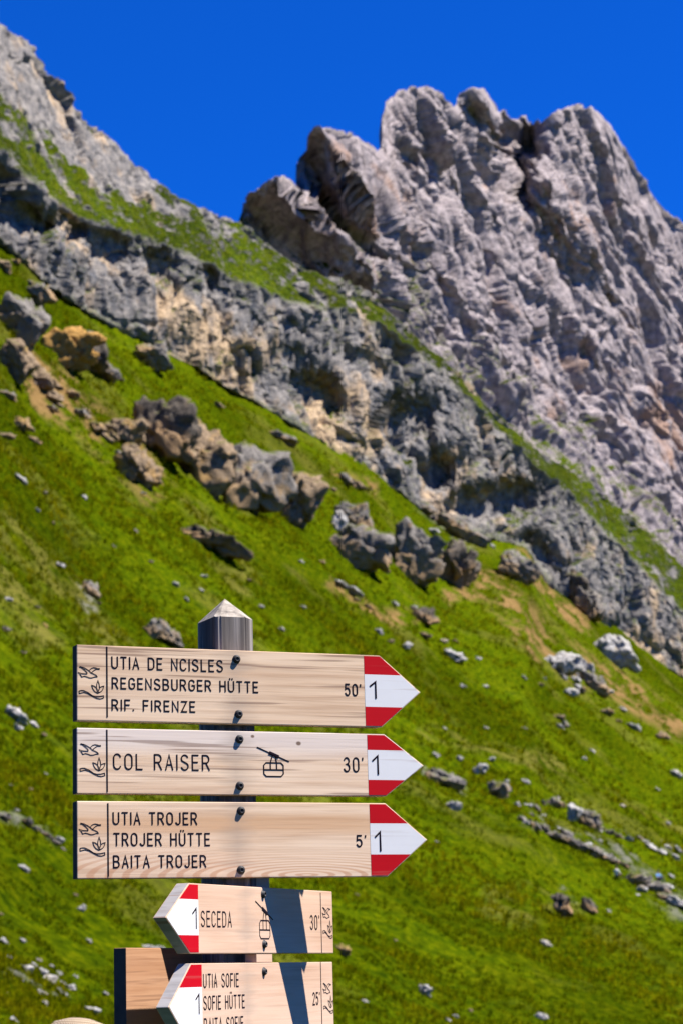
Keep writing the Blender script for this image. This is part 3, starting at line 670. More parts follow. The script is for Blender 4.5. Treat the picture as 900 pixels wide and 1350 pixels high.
M_POST = None
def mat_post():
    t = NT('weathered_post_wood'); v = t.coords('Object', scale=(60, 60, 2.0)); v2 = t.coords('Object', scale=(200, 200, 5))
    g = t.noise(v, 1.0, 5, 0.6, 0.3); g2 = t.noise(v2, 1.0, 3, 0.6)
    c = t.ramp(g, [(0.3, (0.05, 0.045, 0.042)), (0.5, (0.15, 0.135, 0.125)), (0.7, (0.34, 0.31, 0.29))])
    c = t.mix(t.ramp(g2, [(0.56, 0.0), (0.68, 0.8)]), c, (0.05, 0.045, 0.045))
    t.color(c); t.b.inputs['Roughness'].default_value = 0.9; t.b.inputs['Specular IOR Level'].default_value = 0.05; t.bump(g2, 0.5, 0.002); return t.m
def mat_endgrain():
    t = NT('weathered_end_grain'); v = t.coords('Object')
    c = t.ramp(t.noise(v, 70, 5, 0.6), [(0.3, (0.13, 0.115, 0.10)), (0.5, (0.28, 0.245, 0.205)), (0.72, (0.44, 0.39, 0.34))])
    t.color(c); t.bump(t.noise(v, 160, 4), 0.5, 0.001); return t.m
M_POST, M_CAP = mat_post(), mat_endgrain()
M_W1 = mat_wood('larch_board_cracked', (0.62, 0.42, 0.265), (0.79, 0.585, 0.395), (0.38, 0.21, 0.11), 0.6)
M_W2 = mat_wood('larch_board_bleached', (0.63, 0.42, 0.265), (0.80, 0.60, 0.415), (0.38, 0.20, 0.10), 0.6, pale_top=0.6, knots=[(0.075, 0.033, 0.0055), (-0.005, 0.043, 0.004)])
M_W3 = mat_wood('larch_board_flat_sawn', (0.64, 0.435, 0.275), (0.80, 0.59, 0.405), (0.42, 0.23, 0.12), 0.15, band=(0.024, 0.02, (0.56, 0.30, 0.13)), rings=(-0.056, (0.50, 0.24, 0.12)))
M_W4 = mat_wood('larch_board_new', (0.50, 0.32, 0.21), (0.58, 0.40, 0.28), (0.42, 0.23, 0.14), 0.15)
M_W5 = mat_wood('larch_board_brown', (0.36, 0.18, 0.09), (0.46, 0.26, 0.15), (0.22, 0.09, 0.04), 0.4)
M_EDGE = mat_wood('greyed_board_edge', (0.20, 0.185, 0.175), (0.34, 0.32, 0.31), (0.09, 0.08, 0.075), 0.6)
M_END = mat_plain('shade_darkened_end_grain', (0.085, 0.065, 0.055), 0.9, 0.05, 0.3, 60)  # end grain, darkened further so the board ends carry shade in their colour
M_INK = mat_plain('burnt_in_lettering', (0.010, 0.006, 0.012), 0.8, 0.05)
M_RED = mat_paint('red_trail_paint', (0.47, 0.001, 0.008), 0.12)
M_WHITE = mat_paint('white_trail_paint', (0.72, 0.72, 0.72), 0.3)
M_BOLT = mat_plain('blackened_steel', (0.03, 0.03, 0.033), 0.6, 0.3, 0.2, 40, 0.3)

def mesh_obj(name, verts, faces, mat, parent, smooth_shade=False):
    me = bpy.data.meshes.new(name); me.from_pydata([tuple(map(float, v)) for v in verts], [], faces); me.update()
    if smooth_shade: me.polygons.foreach_set('use_smooth', [True] * len(faces))
    me.materials.append(mat)
    o = bpy.data.objects.new(name, me); COL.objects.link(o)
    if parent: o.parent = parent
    return o
def bm_obj(name, bm, mats, parent):
    me = bpy.data.meshes.new(name); bm.normal_update(); bm.to_mesh(me); bm.free()
    for m in (mats if isinstance(mats, (list, tuple)) else [mats]): me.materials.append(m)
    o = bpy.data.objects.new(name, me); COL.objects.link(o)
    if parent: o.parent = parent
    return o
def prism(outline, y0, y1, bevel=0.0, segs=2):
    """outline in local (x, z), extruded from y0 (front) to y1 (back)"""
    bm = bmesh.new()
    a = [bm.verts.new((x, y0, z)) for x, z in outline]; b = [bm.verts.new((x, y1, z)) for x, z in outline]
    n = len(outline)
    bm.faces.new(a); bm.faces.new(b[::-1])
    for i in range(n): bm.faces.new((a[i], b[i], b[(i + 1) % n], a[(i + 1) % n]))
    bmesh.ops.recalc_face_normals(bm, faces=bm.faces)
    if bevel: bmesh.ops.bevel(bm, geom=list(bm.edges), offset=bevel, segments=segs, affect='EDGES', profile=0.6)
    return bm

# --- stroke lettering
def arc(cx, cy, rx, ry, a0, a1, n=10):
    return [(cx + rx * math.cos(math.radians(a0 + (a1 - a0) * i / n)), cy + ry * math.sin(math.radians(a0 + (a1 - a0) * i / n))) for i in range(n + 1)]
W = 0.56; C = W / 2
_O = lambda: [[(0, 0.28)] + [(0, 0.72)] + arc(C, 0.72, C, 0.28, 180, 0)[1:] + [(W, 0.28)] + arc(C, 0.28, C, 0.28, 0, -180)[1:]]
_U = lambda: [[(0, 1), (0, 0.28)] + arc(C, 0.28, C, 0.28, 180, 360)[1:] + [(W, 1)]]
GLY = {
 'A': (W, [[(0, 0), (C, 1), (W, 0)], [(0.1, 0.33), (W - 0.1, 0.33)]]),
 'B': (W, [[(0, 0), (0, 1), (0.3, 1)] + arc(0.3, 0.76, 0.22, 0.24, 90, -90)[1:] + [(0.02, 0.52)], [(0.3, 0.52)] + arc(0.3, 0.26, 0.26, 0.26, 90, -90)[1:] + [(0, 0)]]),
 'C': (W, [arc(C, 0.72, C, 0.28, 20, 180)[:] + [(0, 0.28)] + arc(C, 0.28, C, 0.28, 180, 340)[1:]]),
 'D': (W, [[(0, 0), (0, 1), (0.26, 1)] + arc(0.26, 0.7, 0.30, 0.30, 90, 0)[1:] + [(W, 0.3)] + arc(0.26, 0.3, 0.30, 0.30, 0, -90)[1:] + [(0, 0)]]),
 'E': (0.48, [[(0.48, 1), (0, 1), (0, 0), (0.48, 0)], [(0, 0.52), (0.42, 0.52)]]),
 'F': (0.48, [[(0.48, 1), (0, 1), (0, 0)], [(0, 0.52), (0.42, 0.52)]]),
 'G': (W, [arc(C, 0.72, C, 0.28, 20, 180) + [(0, 0.28)] + arc(C, 0.28, C, 0.28, 180, 360)[1:] + [(W, 0.48), (0.32, 0.48)]]),
 'H': (W, [[(0, 0), (0, 1)], [(W, 0), (W, 1)], [(0, 0.52), (W, 0.52)]]),
 'I': (0.0, [[(0, 0), (0, 1)]]),
 'J': (0.44, [[(0.44, 1), (0.44, 0.24)] + arc(0.22, 0.24, 0.22, 0.24, 0, -160)[1:]]),
 'L': (0.46, [[(0, 1), (0, 0), (0.46, 0)]]),
 'N': (W, [[(0, 0), (0, 1), (W, 0), (W, 1)]]),
 'O': (W, _O()),
 'R': (W, [[(0, 0), (0, 1), (0.28, 1)] + arc(0.28, 0.74, 0.25, 0.26, 90, -90)[1:] + [(0.02, 0.48)], [(0.28, 0.48), (W, 0)]]),
 'S': (W, [arc(C, 0.75, C - 0.01, 0.25, 25, 200, 9) + [(0.08, 0.60), (0.46, 0.43)] + arc(C, 0.25, C, 0.25, 20, -160, 9)]),
 'T': (0.54, [[(0, 1), (0.54, 1)], [(0.27, 1), (0.27, 0)]]),
 'U': (W, _U()),
 'Ü': (W, _U() + [[(0.15, 1.2), (0.15, 1.27)], [(W - 0.15, 1.2), (W - 0.15, 1.27)]]),
 'Z': (0.52, [[(0, 1), (0.52, 1), (0, 0), (0.52, 0)]]),
 '.': (0.0, [[(0, 0.0), (0, 0.06)]]),
 "'": (0.0, [[(0.02, 1.0), (0, 0.86)]]),
 '0': (0.46, [[(0, 0.25), (0, 0.75)] + arc(0.23, 0.75, 0.23, 0.25, 180, 0)[1:] + [(0.46, 0.25)] + arc(0.23, 0.25, 0.23, 0.25, 0, -180)[1:]]),
 '1': (0.24, [[(0, 0.74), (0.24, 1.0), (0.24, 0)]]),
 '2': (0.46, [arc(0.23, 0.76, 0.23, 0.24, 165, -25, 9) + [(0, 0), (0.46, 0)]]),
 '3': (0.46, [arc(0.22, 0.77, 0.21, 0.23, 160, -90, 9) + arc(0.22, 0.27, 0.24, 0.27, 90, -160, 10)]),
 '5': (0.46, [[(0.42, 1), (0.05, 1), (0.02, 0.55)] + arc(0.22, 0.32, 0.24, 0.32, 110, -155, 10)]),
}
def text_strokes(txt, s0, s1, zb, h, mono=0.36, space=0.66):
    out, x = [], 0.0
    for ch in txt:
        if ch == ' ': x += space; continue
        w, st = GLY[ch]
        out += [[(x + a, b) for a, b in s] for s in st]; x += w + mono
    x -= mono
    k = (s1 - s0) / max(x, 1e-6)
    return [[(s0 + a * k, zb + b * h) for a, b in s] for s in out]
def stroke_mesh(name, strokes, r, mat, parent, y=-0.0004, flat=0.2):
    """each stroke a shallow rounded bead seated in the board's face; strokes are (x, z) lists"""
    V, Fc = [], []; M = 8
    for st in strokes:
        a = np.array(st, float)
        keep = [0] + [i for i in range(1, len(a)) if np.hypot(*(a[i] - a[i - 1])) > 1e-6]; a = a[keep]
        if len(a) < 2: continue
        closed = len(a) > 3 and np.hypot(*(a[0] - a[-1])) < 1e-5
        if closed: a = a[:-1]
        n = len(a); seg = (np.roll(a, -1, 0) - a); seg /= np.linalg.norm(seg, axis=1)[:, None] + 1e-12
        base = len(V)
        if not closed: a = a.copy(); a[0] -= seg[0] * r * 0.6; a[-1] += seg[n - 2] * r * 0.6
        for i in range(n):
            t0 = seg[i - 1] if (i > 0 or closed) else seg[i]; t1 = seg[i] if (i < n - 1 or closed) else seg[i - 1]
            t = t0 + t1; L = np.linalg.norm(t); t = t / L if L > 0.3 else t1
            m = min(2.0, 1.0 / max(0.3, L / 2)); nx, nz = -t[1] * m, t[0] * m
            for k in range(M):
                q = 2 * PI * k / M
                V.append((a[i, 0] + nx * r * math.cos(q), y - r * flat * math.sin(q), a[i, 1] + nz * r * math.cos(q)))
        for i in range(n if closed else n - 1):
            j = (i + 1) % n
            for k in range(M): Fc.append((base + i * M + k, base + i * M + (k + 1) % M, base + j * M + (k + 1) % M, base + j * M + k))
        if not closed:
            Fc.append(tuple(base + k for k in range(M))[::-1]); Fc.append(tuple(base + (n - 1) * M + k for k in range(M)))
    return mesh_obj(name, V, Fc, mat, parent)
_bird = [[(90, 160), (180, 170), (260, 210), (322, 250), (375, 300), (430, 320), (490, 350), (515, 387), (460, 390), (390, 415), (330, 418), (270, 395), (210, 380), (145, 402), (112, 345), (60, 290), (150, 322), (272, 325), (270, 290), (220, 240), (150, 185), (90, 160)],
         [(322, 250), (345, 215), (380, 188), (430, 170), (500, 180), (575, 195), (500, 202), (440, 235), (395, 275), (372, 300)]]
_flower = [[(530, 770), (495, 650), (505, 560), (530, 470), (560, 560), (572, 650), (530, 770)], [(512, 772), (450, 735), (405, 670), (380, 590), (440, 608), (490, 645), (520, 700)], [(540, 772), (605, 735), (645, 690), (672, 602), (620, 615), (580, 640), (540, 710)],
           [(450, 735), (520, 775), (600, 738)]]
_wave = [[(80, 735), (130, 722), (190, 722), (290, 765), (400, 840), (470, 858), (560, 855), (660, 832), (662, 890), (580, 912), (500, 900), (400, 850), (290, 790), (200, 765), (85, 795), (80, 735)], [(290, 778), (400, 845)]]
def emblem(s0, s1, zt, zb):
    f = lambda q: (s0 + (q[0] - 60) / 612 * (s1 - s0), zt - (q[1] - 160) / 752 * (zt - zb))
    return [[f(q) for q in st] for st in _bird + _flower + _wave]
def gondola(s0, s1, zt, zb, bx0, bx1, bzt):
    """cabin outline from (bx0, zb) to (bx1, bzt), cable from upper left (s0, zt) falling to (s1, ...)"""
    h = bzt - zb; w = bx1 - bx0; r = 0.12 * w
    box = [(bx0 + r, bzt), (bx1 - r, bzt), (bx1, bzt - r), (bx1, zb + r), (bx1 - r, zb), (bx0 + r, zb), (bx0, zb + r), (bx0, bzt - r), (bx0 + r, bzt)]
    cab = lambda u: (s0 + (s1 - s0) * u, zt - (zt - zb) * 0.48 * u)
    mid = zb + h * 0.48
    return [box, [(bx0, mid), (bx1, mid)], [(bx0 + w * 0.34, mid), (bx0 + w * 0.34, bzt), cab(0.49)], [(bx0 + w * 0.66, mid), (bx0 + w * 0.66, bzt), cab(0.56)],
            [cab(0), cab(1)]], [[cab(0.40), cab(0.65)]]

signpost = bpy.data.objects.new('signpost', None); COL.objects.link(signpost)
# post: square section, one wide chamfer on the side that carries the lower boards
fl = K * 0.0397; cL = K * 0.007; cR = K * 0.020; side = cL + fl + cR
sA, _ = on_plane(290, 813, c1 - n1 * K * 0.02, n1, e1)
x0 = sA - cL; depth = side * 1.38
origin = c1 - n1 * (K * 0.02 + depth / 2) + e1 * (x0 + side / 2); origin[2] = 0.0
signpost.location = vec(origin); signpost.rotation_euler = (0, 0, PSI1)
tag(signpost, 'weathered wooden trail signpost carrying arrow shaped hiking signboards', 'signpost')
eave = on_plane(300, 813, c1 - n1 * K * 0.02, n1, e1)[1]
hw = side / 2; hd = depth / 2
sec = [(-hw + cL, -hd), (hw - cR, -hd), (hw, -hd + cR), (hw, hd - cL), (hw - cL, hd), (-hw + cR, hd), (-hw, hd - cR), (-hw, -hd + cL)]
bm = bmesh.new()
capz = K * 0.034
def roofz(x, y): return eave + capz * (1 - max(abs(x) / hw, abs(y) / hd))
lowr = [bm.verts.new((x, y, -0.35)) for x, y in sec]; topr = [bm.verts.new((x, y, roofz(x, y))) for x, y in sec]
n = len(sec)
for i in range(n): bm.faces.new((lowr[i], lowr[(i + 1) % n], topr[(i + 1) % n], topr[i]))
# gable-like rise of the wide chamfer where it meets the hip
bm.faces.new(lowr[::-1])
apex = bm.verts.new((0, 0, eave + capz))
capf = [bm.faces.new((topr[i], topr[(i + 1) % n], apex)) for i in range(n)]
for f in capf: f.material_index = 1
bmesh.ops.recalc_face_normals(bm, faces=bm.faces)
bmesh.ops.bevel(bm, geom=[e for e in bm.edges if e.calc_length() > 0.02 and all(v.co.z > -0.3 for v in e.verts) is False and len(e.link_faces) == 2 and abs(e.verts[0].co.z - e.verts[1].co.z) > 0.5], offset=0.003, segments=2, affect='EDGES')
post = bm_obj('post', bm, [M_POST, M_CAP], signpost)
tag(post, 'grey weathered square post with a pale pyramid top')

MI = signpost.matrix_basis.inverted() if False else Matrix.Rotation(-PSI1, 4, 'Z') @ Matrix.Translation(-vec(origin))
def board_frame(c, e, n, heading, s_mid, z_mid, name, label):
    loc = c + e * s_mid; loc = np.array([loc[0], loc[1], z_mid])
    o = bpy.data.objects.new(name, None)
    return loc

def make_sign(heading, c, e, n, px, label, wood, lines, minutes, route, emb, cab, bolts, bands, left, vline, t=0.0225, ink=0.00118, kind_edge=False):
    """px: dict of photo pixels for the corners; everything is measured on the board's own plane"""
    S = lambda x, y: on_plane(x, y, c, n, e)
    if not left:
        sA_, zt = S(*px['tl']); zb = S(*px['bl'])[1]; sR = S(*px['red'])[0]; sT = S(*px['tip'])[0]; sS = S(*px['shoulder'])[0]
        outline = [(sA_, zb), (sA_, zt), (sS, zt), (sT, (zt + zb) / 2), (sS, zb)]
    else:
        sA_ = S(*px['tr'])[0]; zt, zb = px['z'] if 'z' in px else (S(*px['red'])[1], S(*px['redb'])[1])
        sR = S(*px['red'])[0]; sT = S(*px['tip'])[0]; sS = S(*px['shoulder'])[0]
        outline = [(sA_, zb), (sA_, zt), (sS, zt), (sT, (zt + zb) / 2), (sS, zb)][::-1]
    sm, zm = (sA_ + sT) / 2, (zt + zb) / 2
    L = lambda s, z: (s - sm, z - zm)
    loc = c + e * sm; loc[2] = zm
    bm = prism([L(*q) for q in outline], 0.0, t, 0.0013, 2)
    bm.normal_update()
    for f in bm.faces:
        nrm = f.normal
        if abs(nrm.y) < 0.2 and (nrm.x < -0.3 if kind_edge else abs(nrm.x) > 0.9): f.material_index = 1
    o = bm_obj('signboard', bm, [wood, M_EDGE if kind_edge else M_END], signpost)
    o.location = MI @ vec(loc); o.rotation_euler = (0, 0, heading - PSI1)
    tag(o, label)
    # painted tip: three bands
    H = zt - zb; b1, b2 = zt - H * bands[0], zb + H * bands[1]; ins = 0.0018
    def edge_s(z):                                   # outline of the point at height z
        u = 1 - abs(z - zm) / (H / 2); return sS + (sT - sS) * u
    sg = 1 if not left else -1
    T = lambda z: edge_s(z) - sg * ins * 1.3
    top = [(sR, b1), (sR, zt - ins), (sS, zt - ins), (T(b1), b1)]
    midp = [(sR, b2), (sR, b1), (T(b1), b1), (sT - sg * ins * 1.6, zm), (T(b2), b2)]
    bot = [(sR, zb + ins), (sR, b2), (T(b2), b2), (sS, zb + ins)]
    for nm, poly, m in (('red_band', top, M_RED), ('white_band', midp, M_WHITE), ('red_band', bot, M_RED)):
        pl = [L(*q) for q in poly]
        if left: pl = pl[::-1]
        bm_obj(nm, prism(pl, -0.0003, 0.0005), m, o)
    # writing
    strokes = []
    for txt, x0_, x1_, yt, yb in lines:
        s0, z1 = S(x0_, yt); _, z0 = S(x0_, yb); s1 = S(x1_, yt)[0]
        strokes += text_strokes(txt, s0 - sm, s1 - sm, z0 - zm, z1 - z0)
    if strokes: stroke_mesh('lettering', strokes, ink, M_INK, o)
    txt, x0_, x1_, yt, yb = minutes
    s0, z1 = S(x0_, yt); _, z0 = S(x0_, yb); s1 = S(x1_, yt)[0]
    stroke_mesh('walking_time', text_strokes(txt, s0 - sm, s1 - sm, z0 - zm, z1 - z0), ink * 1.1, M_INK, o)
    x0_, x1_, yt, yb = route
    s0, z1 = S(x0_, yt); _, z0 = S(x0_, yb); s1 = S(x1_, yt)[0]
    stroke_mesh('route_number', text_strokes('1', s0 - sm, s1 - sm, z0 - zm, z1 - z0), ink * 1.35, M_INK, o, y=-0.0007)
    x0_, x1_, yt, yb = emb
    s0, z1 = S(x0_, yt); s1 = S(x1_, yt)[0]; z0 = S(x0_, yb)[1]
    stroke_mesh('bird_and_flower_emblem', emblem(s0 - sm, s1 - sm, z1 - zm, z0 - zm), ink * 0.52, M_INK, o)
    vx, vyt, vyb = vline
    s0, z1 = S(vx, vyt); z0 = S(vx, vyb)[1]
    stroke_mesh('border_line', [[(s0 - sm, z1 - zm), (s0 - sm, z0 - zm)]], ink * 1.0, M_INK, o)
    if cab:
        (ax, ay), (bx, by), (qx0, qy0), (qx1, qy1) = cab
        s0, z1 = S(ax, ay); s1, _ = S(bx, by); u0, zt_ = S(qx0, qy0); u1, zb_ = S(qx1, qy1)
        thin, thick = gondola(s0 - sm, s1 - sm, z1 - zm, zb_ - zm, u0 - sm, u1 - sm, zt_ - zm)
        g = stroke_mesh('gondola_symbol', thin, ink * 0.85, M_INK, o)
        gg = stroke_mesh('gondola_grip', thick, ink * 2.4, M_INK, o, y=-0.0006, flat=0.2)
    for bx, by in bolts:
        s0, z0 = S(bx, by)
        bm = bmesh.new(); ring = []
        prof = [(0.0, -0.0052), (0.0022, -0.0052), (0.0024, -0.0035), (0.0030, -0.0050), (0.0046, -0.0046), (0.0060, -0.0030), (0.0064, -0.0010), (0.0078, -0.0008), (0.0080, 0.0004)]
        prof[0] = (0.0, -0.0030); prof[1] = (0.0020, -0.0030)
        c0 = bm.verts.new((0, prof[0][1], 0))
        for r_, y_ in prof[1:]: r_ *= 0.88; ring.append([bm.verts.new((r_ * math.cos(2 * PI * k / 20), y_, r_ * math.sin(2 * PI * k / 20))) for k in range(20)])
        for k in range(20): bm.faces.new((c0, ring[0][k], ring[0][(k + 1) % 20]))
        for a_, b_ in zip(ring[:-1], ring[1:]):
            for k in range(20): bm.faces.new((a_[k], b_[k], b_[(k + 1) % 20], a_[(k + 1) % 20]))
        bmesh.ops.recalc_face_normals(bm, faces=bm.faces)
        for f in bm.faces: f.smooth = True
        bo = bm_obj('bolt', bm, M_BOLT, o); bo.location = (s0 - sm, 0, z0 - zm)
    return o, sm, zm, zt, zb

A1 = (PSI1, c1, e1, n1); A2 = (PSI2, c2, e2, n2)
make_sign(*A1, dict(tl=(101.7, 849.7), bl=(101.7, 949.7), red=(479.2, 865), tip=(554, 912), shoulder=(500, 864.6)),
          'wooden arrow board lettered UTIA DE NCISLES, topmost on the post', M_W1,
          [('UTIA DE NCISLES', 147.9, 293.2, 866, 880.8), ('REGENSBURGER HÜTTE', 148.5, 339.8, 893.6, 907.4), ('RIF. FIRENZE', 148.3, 257, 922.5, 936)],
          ("50'", 454.8, 474.5, 902, 916.5), (487.5, 494.3, 899, 920), (103.4, 137.2, 878.9, 920.6), None, [(312, 869), (315, 941.5)], (0.27, 0.28), False, (141.2, 853, 945))
make_sign(*A1, dict(tl=(101.7, 959.4), bl=(101.7, 1046.2), red=(483.4, 968), tip=(558.3, 1009.1), shoulder=(506, 966.4)),
          'bleached wooden arrow board lettered COL RAISER with a gondola sign', M_W2,
          [('COL RAISER', 150.2, 276, 994, 1013.8)], ("30'", 453.2, 477.3, 999, 1017), (490.8, 497.2, 996.5, 1020.5), (104.8, 138.8, 980.7, 1023.3),
          ((339.3, 985.2), (380.9, 1003.8), (347.9, 1005.4), (373.9, 1023.7)), [(316, 974.5), (316.5, 1036)], (0.26, 0.26), False, (141.3, 962.5, 1043.5))
make_sign(*A1, dict(tl=(102.0, 1056), bl=(102.0, 1158.6), red=(486.5, 1060.5), tip=(563, 1108.8), shoulder=(507.5, 1059.7)),
          'smooth wooden arrow board lettered UTIA TROJER, third down the post', M_W3,
          [('UTIA TROJER', 149.6, 259.5, 1071.3, 1086.5), ('TROJER HÜTTE', 150.5, 276.5, 1098.8, 1114.6), ('BAITA TROJER', 150.2, 271.5, 1128.4, 1143.6)],
          ("5'", 469.9, 481, 1101.6, 1116), (494.3, 500.4, 1096.8, 1121.5), (104.6, 138.9, 1085.5, 1128.6), None, [(318, 1069), (318, 1147)], (0.277, 0.30), False, (142.6, 1059.5, 1155))
o4, sm4, zm4, zt4, zb4 = make_sign(*A2, dict(tr=(437.5, 1174.4), red=(261.2, 1164.8), redb=(262.3, 1257.1), tip=(218.9, 1209.6), shoulder=(249.8, 1164)),
          'half shaded wooden arrow board lettered SECEDA with a gondola sign', M_W4,
          [('SECEDA', 265.3, 305, 1201.3, 1221)], ("30'", 408.8, 420.2, 1207, 1225), (254, 258.5, 1197.3, 1223.5), (424.4, 437, 1196.5, 1237),
          ((337, 1188.2), (359.7, 1211.3), (342.2, 1213.4), (356.3, 1237.5)), [(346.7, 1179), (348.4, 1245)], (0.23, 0.26), True, (422.2, 1177.5, 1255.5), t=0.0215, kind_edge=True)
ztS, zbS = on_plane(266.4, 1270, c2, n2, e2)[1], 0
make_sign(*A2, dict(tr=(438, 1266.7), red=(266.0, 1269.8), tip=(222.7, 1327.7), shoulder=(252.2, 1269), z=(ztS, ztS - 0.1235)),
          'half shaded wooden arrow board lettered UTIA SOFIE, lowest on the post', M_W4,
          [('UTIA SOFIE', 268.3, 314.4, 1284.6, 1301.8), ('SOFIE HÜTTE', 268.7, 322.3, 1313.9, 1331), ('BAITA SOFIE', 269.3, 320.5, 1343.4, 1360.5)],
          ("25'", 412.2, 421, 1309, 1324.5), (258.3, 262.3, 1310.8, 1336.3), (425.2, 438, 1296.5, 1336.5), None, [(348, 1281), (350, 1366)], (0.28, 0.28), True, (422.4, 1268.8, 1376), t=0.0215, kind_edge=True)

# blank backed board bolted to the far chamfer, lettered face turned away
pc = np.array(origin)
c3 = pc - n2 * (hw * 1.18 + 0.0215 + 0.006); c3n = c3 + n2 * 0.0
s_end, z_top = on_plane(166.5, 1249.5, c3 + n2 * 0.011, n2, e2)
HB = 0.128
bm = prism([(s_end, -HB), (s_end, 0), (-s_end - 0.05, 0), (-s_end + 0.02, -HB / 2), (-s_end - 0.05, -HB)], -0.0215, 0.0, 0.0013, 2)
bm.normal_update()
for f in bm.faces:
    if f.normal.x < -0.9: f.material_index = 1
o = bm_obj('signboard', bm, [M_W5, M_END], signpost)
o.location = MI @ vec(np.array([*(c3 + n2 * (-0.0105))[:2], z_top])); o.rotation_euler = (0, 0, PSI2 - PSI1)
tag(o, 'blank brown back of a board pointing the other way behind the lower arrows')
# thin lit spacer filling the gap between the two lower boards at their bolts
s0_, _ = on_plane(339.5, 1262, c2, n2, e2); s1_, _ = on_plane(360, 1262, c2, n2, e2)
o = bm_obj('spacer', prism([(s0_, ztS + 0.001), (s0_, zb4 - 0.001), (s1_, zb4 - 0.001), (s1_, ztS + 0.001)], 0.0012, 0.0208), M_W4, signpost)
o.location = MI @ vec(np.array([c2[0], c2[1], 0.0])); o.rotation_euler = (0, 0, PSI2 - PSI1)
# wooden packing block between the post and the two lower boards
sB, _ = on_plane(349, 1262, c2 - n2 * 0.0216, n2, e2)
bk = prism([(-0.026, -0.16), (-0.026, 0.17), (0.026, 0.17), (0.026, -0.16)], 0.0, 0.06, 0.0015, 1)
o = bm_obj('packing_block', bk, M_W4, signpost)
zc = on_plane(349, 1262, c2, n2, e2)[1]
o.location = MI @ vec(np.array([*(c2 - n2 * 0.0218 + e2 * sB)[:2], zc])); o.rotation_euler = (0, 0, PSI2 - PSI1)

# ------------------------------------------------------------------ grass on the near part of the slope
def meadow_grass():
    R = np.random.default_rng(4)
    n = 230000
    gx = R.uniform(-540, 1440, n); gy = Y0 - R.random(n) ** 1.15 * 1120
    ok = (gy > foot(gx) + 8) & (R.random(n) < smooth(-560, -180, gx) * (1 - smooth(1080, 1450, gx))); gx, gy = gx[ok], gy[ok]
    # nearest vertex of the displaced slope
    ci = np.clip(np.searchsorted(XS, gx), 0, len(XS) - 1)
    t = (gy - Y0) / (foot(gx) - Y0)
    ri = np.clip(np.round(t / 1.03 * 759).astype(int), 0, 759)
    base = GVd[1:][ri, ci]
    dm = (dirt + stone).reshape(GX.shape)[ri, ci]
    patch = 0.8 * fbm(base, 5.0, 3, 201) + 0.7 * fbm(base, 1.5, 2, 203) + 0.95 * fbm(base, 17.0, 3, 205) + 0.06
    keep = (dm < 0.35) & (patch > -0.35) & (R.random(len(gx)) < 0.9)
    base, patch = base[keep], patch[keep]; n = len(base)
    dist = np.linalg.norm(base - CAM, axis=1)
    hgt = (0.10 + 0.20 * R.random(n) ** 1.6) * (0.75 + 0.5 * smooth(-0.3, 0.7, patch)) * np.clip((dist / 75) ** 0.75, 0.8, 2.3)
    B = 9
    ang = R.uniform(0, 2 * PI, (n, B)); lean = R.uniform(0.15, 0.95, (n, B)); rad = R.uniform(0, 0.11, (n, B)) * (hgt[:, None] / 0.2)
    ln = hgt[:, None] * R.uniform(0.6, 1.15, (n, B)); wd = hgt[:, None] * R.uniform(0.07, 0.15, (n, B))
    dx, dy = np.cos(ang), np.sin(ang)
    root = base[:, None, :] + np.stack([dx * rad, dy * rad, np.full_like(dx, -0.03)], -1)
    side_ = np.stack([-dy, dx, np.zeros_like(dx)], -1) * wd[..., None]
    mid = root + np.stack([dx * lean * ln * 0.3, dy * lean * ln * 0.3, ln * 0.62], -1)
    tip = root + np.stack([dx * lean * ln, dy * lean * ln, ln * (1.05 - 0.45 * lean)], -1)
    V = np.stack([root - side_ * 0.5, root + side_ * 0.5, mid - side_ * 0.42, mid + side_ * 0.42, tip], 2).reshape(-1, 3)
    m = n * B
    o5 = (np.arange(m) * 5)[:, None]
    quads = o5 + np.array([0, 1, 3, 2]); tris = o5 + np.array([2, 3, 4])
    me = bpy.data.meshes.new('meadow_grass')
    me.vertices.add(len(V)); me.vertices.foreach_set('co', V.astype(np.float32).ravel())
    li = np.concatenate([quads.ravel(), tris.ravel()]).astype(np.int32)
    me.loops.add(len(li)); me.loops.foreach_set('vertex_index', li)
    me.polygons.add(2 * m)
    me.polygons.foreach_set('loop_start', np.concatenate([np.arange(m) * 4, 4 * m + np.arange(m) * 3]).astype(np.int32))
    me.polygons.foreach_set('loop_total', np.concatenate([np.full(m, 4), np.full(m, 3)]).astype(np.int32))
    me.update(calc_edges=True)
    tone = np.repeat(np.clip(0.5 + 0.5 * patch[:, None] + R.normal(0, 0.22, (n, B)), 0, 1).ravel(), 5)
    at = me.attributes.new('tone', 'FLOAT', 'POINT'); at.data.foreach_set('value', tone.astype(np.float32))
    t_ = NT('grass_blades')
    t_.color(t_.ramp(t_.attr('tone'), [(0.0, (0.022, 0.046, 0.001)), (0.38, (0.080, 0.118, 0.0005)), (0.75, (0.140, 0.162, 0.0008)), (1.0, (0.19, 0.182, 0.002))]))
    t_.b.inputs['Roughness'].default_value = 0.7; t_.b.inputs['Specular IOR Level'].default_value = 0.0
    tr = t_.n('BsdfTranslucent'); mx = t_.n('MixShader'); mx.inputs[0].default_value = 0.42
    t_.link(t_.b.inputs['Base Color'].links[0].from_socket, tr.inputs['Color'])
    t_.link(t_.b.outputs[0], mx.inputs[1]); t_.link(tr.outputs[0], mx.inputs[2]); t_.link(mx.outputs[0], t_.out.inputs['Surface'])
    me.materials.append(t_.m)
    tag(bpy.data.objects.new('meadow_grass', me), 'short green alpine grass covering the lower slope', 'grass', kind='stuff')
    COL.objects.link(bpy.data.objects['meadow_grass'])
meadow_grass()

